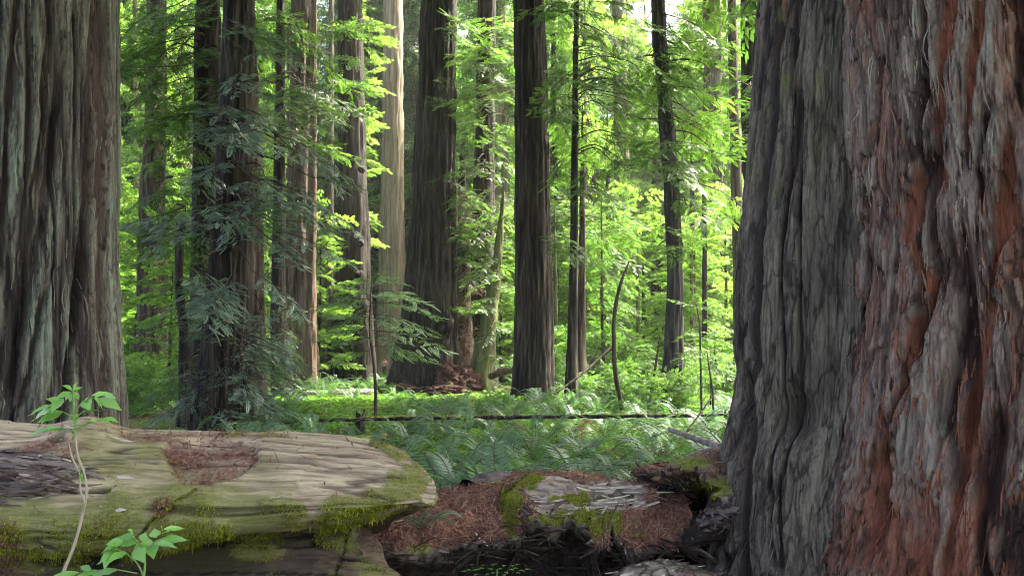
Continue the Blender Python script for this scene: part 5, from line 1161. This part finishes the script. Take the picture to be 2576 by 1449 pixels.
# ------------------------------------------------------------------ ferns
def frond_mesh(L, arch, seed, leaf, npn=26, w=.20, dry=False):
    rg = np.random.default_rng(seed); t = np.linspace(0, 1, npn)
    P = np.stack([L * (.86 * t - .10 * t ** 3), L * .05 * np.sin(t * 3 + seed), L * (arch * (1.55 * t - 1.35 * t ** 2.2))], -1)
    d = norm(np.gradient(P, axis=0)); s = norm(np.cross(d, (0, 0, 1.))); u = np.cross(s, d)
    mb = MB(); mb.tube(P, np.linspace(.005, .0015, npn) * L, 3, 1)
    tt_ = np.linspace(.07, .99, npn * 2); k = []
    prof_ = np.minimum(1, (tt_ * 4.5 + .12)) * (1 - tt_ ** 2.6) ** .8 + .04
    for i, q in enumerate(tt_):
        o = np.array([np.interp(q, t, P[:, c]) for c in range(3)]); j = min(npn - 1, int(q * (npn - 1)))
        for sg in (1, -1):
            l = w * L * prof_[i] * rg.uniform(.88, 1.08) * .55; dr_ = norm(s[j] * sg + d[j] * .28 + u[j] * rg.normal(-.12, .10)); wv = d[j] * .0070 * L
            k.append([o - wv * .6, o + dr_ * l * .45 - wv * 1.0 , o + dr_ * l + d[j] * .012, o + dr_ * l * .4 + wv * 1.0])
    k = np.array(k); mb.kites(k, 0, np.clip(.5 + rg.normal(0, .08, len(k)) + rg.normal(0, .1), 0, 1))
    return mb.mesh('frond', [M[leaf], M['twig']])
FR = {lf: [frond_mesh(1.0, a, 5 + i, lf) for i, a in enumerate((.42, .60, .80, .5))] for lf in ('fern', 'fern_bright', 'fern_dry')}
def fern(x, y, L, leaf, label, group, nfr, rg, z=None, dry=.12):
    t = thing('sword_fern', (x, y, g1(x, y) if z is None else z), label, 'fern', group)
    a0 = rg.uniform(0, 6.28)
    for i in range(nfr):
        lf = 'fern_dry' if rg.random() < dry else leaf
        kx = rg.integers(0, 4); f = link('frond', FR[lf][kx], t)
        inner = rg.random()
        f.rotation_euler = (rg.normal(0, .18), R(rg.uniform(-38, 5)) * inner + (.35 if lf == 'fern_dry' else 0), a0 + i * 6.283 / nfr + rg.normal(0, .2)); s = L * rg.uniform(.7, 1.15); f.scale = (s, s, s)
rgf = np.random.default_rng(77)
def merged_fern(leaf, nfr, seed):
    rg = np.random.default_rng(seed); bm_ = MB()
    for i in range(nfr):
        me = FR['fern_dry' if rg.random() < .1 else leaf][rg.integers(0, 4)]; nv = len(me.vertices); v = np.empty(nv * 3, np.float32); me.vertices.foreach_get('co', v); v = v.reshape(-1, 3).astype(float)
        f = np.empty(len(me.polygons) * 4, np.int32); me.loops.foreach_get('vertex_index', f); mi = np.empty(len(me.polygons), np.int32); me.polygons.foreach_get('material_index', mi)
        a, b = i * 6.283 / nfr + rg.normal(0, .2), R(rg.uniform(-38, 5)) * rg.random(); s_ = rg.uniform(.7, 1.15)
        Ry = np.array(((math.cos(b), 0, math.sin(b)), (0, 1, 0), (-math.sin(b), 0, math.cos(b)))); Rz = np.array(((math.cos(a), -math.sin(a), 0), (math.sin(a), math.cos(a), 0), (0, 0, 1)))
        v = v @ (Rz @ Ry).T * s_; ff = f.reshape(-1, 4); base = bm_.n; bm_.add(v, ff, 0, rg.uniform(.35, .65)); bm_.M[-1] = mi
    return bm_.mesh('fronds', [M[leaf], M['twig']])
MF = {lf: [merged_fern(lf, 11, 3 + i) for i in range(3)] for lf in ('fern', 'fern_bright')}
def far_fern(x, y, L, leaf, label, group, nfr, rg):
    t = thing('sword_fern', (x, y, g1(x, y)), label, 'fern', group); o = link('fronds', MF[leaf][rg.integers(0, 3)], t); o.rotation_euler.z = rg.uniform(0, 6.28); o.scale = (L,) * 3
# the ones one can single out
for (X, Y, d, L, lf, lab, nf) in ((1500, 1175, 6.7, 1.3, 'fern_bright', 'bright green sword fern arching over the middle of the rotten log', 13), (1310, 1150, 6.9, 1.45, 'fern', 'big blue-green sword fern behind the left half of the rotten log', 17),
        (1180, 1225, 6.0, .62, 'fern', 'low sword fern just right of the mossy log end', 11), (1700, 1150, 7.2, 1.15, 'fern_bright', 'fresh green fern beside the bare grey branches', 12), (1430, 1190, 6.3, 1.0, 'fern', 'sword fern with dry brown fronds below it, right behind the rotten log', 15),
        (1110, 1060, 18.5, 1.25, 'fern', 'pale sunstruck sword fern right behind the fallen pole', 20), (1060, 1330, 4.3, .28, 'fern', 'small fern sprig in the gap under the mossy log end', 5)):
    p = pt(X, Y, d); gg = g1(p[0], p[1])
    fern(p[0], p[1], L, lf, lab, None, nf, rgf, z=(gg if d > 4.5 else p[2]), dry=.35 if 'dry' in lab else .08)
pos = []
def fern_field(n, dr_, Xr, label, group, Ls, nf, sep, bright=.25, avoid=None):
    k = 0; tries = 0
    while k < n and tries < 6000:
        tries += 1
        d = math.sqrt(rgf.uniform(dr_[0] ** 2, dr_[1] ** 2)); X = rgf.uniform(*Xr); x = (X * K - 512) / FOC * d
        if any((x - a) ** 2 + (d - b) ** 2 < sep * sep for a, b in pos): continue
        if avoid and avoid(X, d): continue
        pos.append((x, d)); k += 1
        (fern if d < 15 else far_fern)(x, d, rgf.uniform(*Ls), 'fern_bright' if rgf.random() < bright else 'fern', label, group, rgf.integers(*nf), rgf)
fern_field(34, (6.4, 10.5), (1110, 1900), 'one of the sword ferns crowding the near fern bed behind the rotten log', 'sword ferns in the near fern bed', (1.0, 1.45), (10, 14), .62, .2)
fern_field(46, (10.5, 15), (620, 1900), 'one of the sword ferns in the fern bed before the fallen pole', 'sword ferns before the fallen pole', (1.0, 1.45), (9, 12), .85, .2, lambda X, d: (1040 < X < 1200 and d < 14) or (760 < X < 1000 and d > 13))
fern_field(60, (15.2, 26), (640, 1900), 'one of the sword ferns beyond the fallen pole', 'sword ferns beyond the fallen pole', (1.0, 1.4), (9, 13), .9, .3, lambda X, d: 740 < X < 1015 and d > 15.5)
fern_field(10, (14, 20), (600, 740), 'one of the sword ferns in the shade behind the mossy log', 'sword ferns behind the mossy log', (.6, .95), (9, 12), 1.0, .1)
far_fern((967 * K - 512) / FOC * 64, 64.0, 1.4, 'fern_bright', 'far fern hiding the legs of the tiny hiker', None, 9, rgf)
fern_field(70, (26, 50), (310, 1900), 'one of the far sword ferns beneath the trees', 'far sword ferns', (1.1, 1.7), (7, 9), 1.5, .5)

# ------------------------------------------------------------------ ground cover: sorrel and grass-like leaves (uncountable)
def cover(n, dr_, size, wfun):
    d = np.sqrt(rgf.uniform(dr_[0] ** 2, dr_[1] ** 2, n * 3)); x = rgf.uniform(-.68, .68, n * 3) * d
    pr = wfun(x, d); keep = rgf.random(n * 3) < pr; x, d = x[keep][:n], d[keep][:n]
    m = len(x); z = gz(x, d) + rgf.uniform(.02, .18, m)
    P = np.stack([x, d, z], -1); out = []; a0 = rgf.uniform(0, 6.28, m); s = size * rgf.uniform(.6, 1.3, m) * (1 + d / 40)
    for j in range(3):
        a = a0 + j * 2.094; dv = np.stack([np.cos(a), np.sin(a), rgf.normal(-.1, .25, m)], -1); sv = np.stack([-np.sin(a), np.cos(a), rgf.normal(0, .2, m)], -1)
        out.append(np.stack([P, P + dv * s[:, None] * .7 + sv * s[:, None] * .5, P + dv * s[:, None] * .92, P + dv * s[:, None] * .7 - sv * s[:, None] * .5], 1))
    return np.concatenate(out)
def wf(x, y):
    a = fbm(np.stack([x * .22, y * .22, x * 0], -1), 4, 5); X, Y = proj(np.stack([x, y, 0 * x], -1))
    return np.clip(.35 + 1.6 * a + 1.2 * blob(X, Y, 880, 1020, 170, 60) + .8 * (blob(X, Y, 1130, 1130, 140, 70)) + .6 * sst(1500, 1650, X) + 1.0 * blob(X, Y, 340, 1000, 70, 40), .03, 1)
gc = MB()
for n_, dr_, s_ in ((26000, (5.6, 16), .028), (30000, (14, 32), .05), (26000, (30, 75), .11)):
    k = cover(n_, dr_, s_, wf); gc.kites(k, 0, np.clip(rgf.normal(.5, .2, len(k)), 0, 1))
tag(gc.obj('ground_cover', M['sorrel']), kind='stuff')
# fallen needles on the ground
d = np.sqrt(rgf.uniform(5.5 ** 2, 30 ** 2, 9000)); x = rgf.uniform(-.65, .65, 9000) * d
P = np.stack([x, d, gz(x, d) + .01], -1); k, m = needle_twigs(P, np.tile((0, 0, 1.), (9000, 1)), rgf.uniform(.06, .2, 9000), rgf); nl.kites(k, 0, np.repeat(rgf.uniform(.2, .8, 9000), m))
tag(nl.obj('needle_litter', M['litter']), kind='stuff')
GPL = thing('seedling', pt(1250, 1445, 4.3), 'tiny bright green seedling at the bottom edge under the rotten log', 'seedling'); 

# ------------------------------------------------------------------ elder shoots in front of the mossy log
def leaflet(mb, a, b, wid, up, rg, mat_=0, tint=.5):
    L = np.linalg.norm(b - a); d = (b - a) / L; s = norm(np.cross(d, up)[None])[0]; u = np.cross(s, d)
    tt_ = np.linspace(0, 1, 9); ws = np.array((.02, .45, .85, 1, .95, .78, .5, .22, .01)) * wid
    cs = np.linspace(-1, 1, 5); bend = rg.uniform(.05, .22); fold = rg.uniform(.1, .35)
    v = a + d * (tt_ * L)[:, None, None] + s * (ws[:, None] * cs[None])[..., None] + u * (np.abs(cs)[None] * ws[:, None] * fold - (tt_ ** 2)[:, None] * bend * L + .02 * L * np.sin(tt_ * 20)[:, None] * cs[None] ** 2)[..., None]
    mb.add(v, gridf(9, 5), mat_, tint)
def compound(parent, base, pts_, d0, leaves, rg, tint=.5):
    """pts_: rachis on the sheet; leaves: list of (Xa, Ya, Xb, Yb, W) leaflets"""
    mb = MB(); q = spline(np.array([pt(X, Y, dd) for X, Y, dd in pts_]), 12); mb.tube(q - base, np.linspace(.0028, .0012, 12), 6, 1)
    for (xa, ya, xb, yb, w_) in leaves:
        xb, yb, w_ = xa + (xb - xa) * 1.12, ya + (yb - ya) * 1.12, w_ * 1.35
        a = pt(xa, ya, d0 + rg.uniform(-.04, .04)); b = pt(xb, yb, d0 + rg.uniform(-.10, .05))
        leaflet(mb, a - base, b - base, w_ * K / FOC * d0 * .5, np.array((rg.normal(0, .2), -.75 + rg.normal(0, .2), .7)), rg, 0, np.clip(tint + rg.normal(0, .18), 0, 1))
    mb.obj('leaf', [M['elder_leaf'], M['elder_stem']], parent, smooth=True)
M['elder_stem'] = flat_mat('elder_stem', (.16, .26, .06)); M['elder_wood'] = flat_mat('elder_wood', (.30, .25, .18))
re_ = np.random.default_rng(4); D0 = 3.05
def stem_obj(parent, base, rows, name, m, n=36):
    P = np.array([(*pt(X, Y, dd), W * K / FOC * dd / 2) for X, Y, dd, W in rows]); q = spline(P, n); mb = MB(); mb.tube(q[:, :3] - base, np.maximum(q[:, 3], .0012), 8); mb.obj(name, M[m], parent, smooth=True)
bt = np.array((pt(120, 1700, 3.0)[0], 3.0, 0.0)); e1 = thing('elder_shoot', bt, 'tall slender elder shoot with a leafy top rising in front of the mossy log', 'plant')
stem_obj(e1, bt, [(90, 1980, 3.0, 9), (125, 1600, 3.0, 9), (155, 1449, 3.02, 9), (185, 1375, 3.04, 8), (208, 1290, 3.05, 7), (218, 1235, 3.05, 6), (212, 1190, 3.05, 6), (196, 1145, 3.05, 5.5), (190, 1100, 3.05, 5)], 'stem', 'elder_wood', 60)
stem_obj(e1, bt, [(208, 1290, 3.05, 5), (213, 1262, 3.04, 5), (203, 1235, 3.04, 4.5), (200, 1190, 3.04, 4), (182, 1150, 3.03, 4), (173, 1112, 3.03, 2)], 'side_stem', 'elder_wood')
stem_obj(e1, bt, [(190, 1105, 3.05, 5), (187, 1060, 3.05, 6), (185, 1010, 3.05, 6), (184, 975, 3.05, 4)], 'green_stem', 'elder_stem')
compound(e1, bt, [(186, 1050, D0), (150, 1032, D0), (120, 1036, D0 - .05)], D0, [(160, 1034, 98, 1056, 22), (140, 1024, 78, 1048, 24), (150, 1014, 76, 1032, 24), (152, 1020, 122, 1000, 26), (160, 1000, 128, 1030, 22), (138, 1034, 104, 1060, 16)], re_, .55)
compound(e1, bt, [(187, 1040, D0), (205, 1012, D0), (235, 998, D0 - .04)], D0, [(215, 1004, 222, 1024, 22), (236, 1000, 262, 1024, 27), (250, 1000, 294, 1018, 22), (230, 994, 280, 984, 12), (222, 998, 206, 1016, 14), (262, 990, 284, 996, 10)], re_, .6)
compound(e1, bt, [(184, 990, D0), (180, 980, D0), (172, 972, D0)], D0, [(180, 985, 140, 1000, 16), (182, 980, 160, 968, 14), (184, 980, 205, 972, 10), (184, 978, 190, 962, 8), (176, 985, 162, 1004, 13), (186, 985, 176, 1008, 13), (188, 985, 198, 1002, 9)], re_, .45)
compound(e1, bt, [(188, 1052, D0), (210, 1034, D0), (235, 1026, D0)], D0, [(205, 1036, 252, 1026, 14), (200, 1042, 172, 1052, 12), (196, 1046, 186, 1062, 9)], re_, .5)
compound(e1, bt, [(190, 1078, D0), (225, 1062, D0), (262, 1050, D0)], D0, [(250, 1052, 276, 1060, 10), (262, 1050, 294, 1054, 12), (225, 1060, 248, 1052, 9), (215, 1064, 222, 1056, 7)], re_, .5)
compound(e1, bt, [(188, 1085, D0), (150, 1074, D0), (105, 1076, D0)], D0, [(150, 1074, 80, 1084, 14), (120, 1076, 68, 1090, 10), (165, 1078, 120, 1076, 8)], re_, .35)
compound(e1, bt, [(208, 1200, D0), (206, 1185, D0), (200, 1178, D0)], D0, [(204, 1180, 186, 1182, 8), (204, 1188, 206, 1210, 7), (204, 1180, 218, 1172, 7)], re_, .5)
bt2 = np.array((pt(330, 1700, 3.0)[0], 3.0, 0.0)); e2 = thing('elder_shoot', bt2, 'short leafy elder shoot at the bottom edge below the mossy log', 'plant')
for rows in ([(330, 1980, 3.0, 8), (350, 1600, 3.0, 8), (362, 1449, 3.0, 6), (365, 1410, 3.0, 5), (362, 1380, 3.0, 4)], [(362, 1449, 3.0, 5), (345, 1415, 3.0, 4), (318, 1390, 3.0, 3)]): stem_obj(e2, bt2, rows, 'stem', 'elder_stem')
D1 = 3.0
compound(e2, bt2, [(362, 1390, D1), (390, 1360, D1), (430, 1346, D1)], D1, [(392, 1350, 388, 1330, 20), (405, 1342, 422, 1330, 22), (410, 1330, 460, 1324, 12), (400, 1358, 462, 1352, 20), (385, 1362, 430, 1362, 14), (380, 1366, 384, 1392, 26)], re_, .7)
compound(e2, bt2, [(362, 1385, D1), (345, 1360, D1), (330, 1345, D1)], D1, [(345, 1365, 288, 1358, 18), (340, 1350, 300, 1345, 20), (335, 1345, 330, 1328, 14), (350, 1372, 330, 1386, 26), (352, 1365, 392, 1372, 26), (358, 1360, 364, 1340, 18), (345, 1376, 356, 1402, 26)], re_, .5)
compound(e2, bt2, [(318, 1390, D1), (290, 1380, D1), (262, 1384, D1)], D1, [(300, 1376, 246, 1412, 24), (285, 1370, 262, 1426, 20), (295, 1366, 250, 1382, 20), (310, 1360, 270, 1364, 18), (318, 1385, 276, 1402, 20)], re_, .5)
compound(e2, bt2, [(345, 1440, D1), (280, 1430, D1), (200, 1440, D1)], D1, [(300, 1432, 220, 1438, 16), (250, 1432, 180, 1452, 14), (200, 1438, 120, 1452, 16), (230, 1432, 200, 1420, 12)], re_, .4)
bt3 = np.array(GPL.location)
mb = MB()
for i in range(26):
    a = i * 2.4; rr_ = .02 * math.sqrt(i); p0 = np.array((math.cos(a) * rr_ * 1.6, math.sin(a) * rr_, .02 + .02 * re_.random())); leaflet(mb, p0, p0 + (math.cos(a) * .035, math.sin(a) * .035, .004), .011, np.array((0, 0, 1.)), re_, 0, .5)
mb.obj('foliage', M['elder_leaf'], GPL, smooth=True)
mb = MB(); mb.tube(np.array([(0, 0, .03), (0, .01, -.6)]), .004, 6); mb.obj('stem', M['elder_stem'], GPL)

# ------------------------------------------------------------------ hiker far off, half hidden by the great dark redwood
p = pt(967, 930, 69.0); p[2] = g1(p[0], p[1])
hk = thing('person', p, 'tiny far hiker in pink top and blue trousers beside the great dark redwood base', 'person')
def skin(name, verts, edges, radii, m, parent, sub=2):
    me = bpy.data.meshes.new(name); me.from_pydata(verts, edges, []); o = link(name, me, parent)
    md = o.modifiers.new('skin', 'SKIN'); md.use_smooth_shade = True; o.modifiers.new('sub', 'SUBSURF').levels = sub; o.modifiers['sub'].render_levels = sub
    for i, r in enumerate(radii): me.skin_vertices[0].data[i].radius = (r, r)
    me.skin_vertices[0].data[0].use_root = True; me.materials.append(m); return o
M['skin'] = flat_mat('skin', (.55, .33, .24)); M['pink_cloth'] = flat_mat('pink_cloth', (.62, .32, .28)); M['blue_cloth'] = flat_mat('blue_cloth', (.03, .04, .07)); M['hair'] = flat_mat('hair', (.10, .06, .03))
bv = [(0, 0, .95), (0, 0, 1.2), (0, 0, 1.42), (0, -.02, 1.52), (0, -.02, 1.62), (0, -.01, 1.70), (.19, 0, 1.40), (.24, -.03, 1.12), (.23, -.12, .88), (-.19, 0, 1.40), (-.24, .03, 1.12), (-.24, -.04, .87), (.09, 0, .88), (.10, -.08, .50), (.10, .02, .08), (.10, -.12, .03), (-.09, 0, .88), (-.10, .06, .50), (-.10, .18, .10), (-.10, .08, .03)]
be = [(0, 1), (1, 2), (2, 3), (3, 4), (4, 5), (2, 6), (6, 7), (7, 8), (2, 9), (9, 10), (10, 11), (0, 12), (12, 13), (13, 14), (14, 15), (0, 16), (16, 17), (17, 18), (18, 19)]
skin('body', bv, be, [.13, .12, .10, .055, .095, .08, .055, .042, .03, .055, .042, .03, .085, .06, .042, .035, .085, .06, .042, .035], M['skin'], hk)
skin('shirt', bv[:3] + [bv[6], bv[7], bv[9], bv[10]], [(0, 1), (1, 2), (2, 3), (3, 4), (2, 5), (5, 6)], [.16, .15, .13, .075, .06, .075, .06], M['pink_cloth'], hk)
skin('trousers', [bv[0]] + [bv[12], bv[13], bv[14], bv[16], bv[17], bv[18]], [(0, 1), (1, 2), (2, 3), (0, 4), (4, 5), (5, 6)], [.16, .11, .085, .07, .11, .085, .07], M['blue_cloth'], hk)
skin('hair', [(0, .02, 1.62), (0, .02, 1.70), (0, .0, 1.74)], [(0, 1), (1, 2)], [.10, .09, .06], M['hair'], hk)

hk.scale = (.92, .92, .92)

# ------------------------------------------------------------------ the air between the trees
mb = MB(); hx, hy0, hy1, hz = 440.0, -430.0, 460.0, 95.0
v = np.array([(x, y, z) for x in (-hx, hx) for y in (hy0, hy1) for z in (-3.0, hz)])
mb.add(v, [(0, 1, 3, 2), (4, 6, 7, 5), (0, 4, 5, 1), (2, 3, 7, 6), (0, 2, 6, 4), (1, 5, 7, 3)])
hm, nt, o = mat('haze'); pv = nd(nt, 'ShaderNodeVolumePrincipled', i_Density=.00032); pv.inputs['Color'].default_value = (.93, .96, .92, 1); pv.inputs['Anisotropy'].default_value = .2
nt.links.new(pv.outputs[0], o.inputs['Volume'])
tag(mb.obj('haze', hm), kind='stuff')
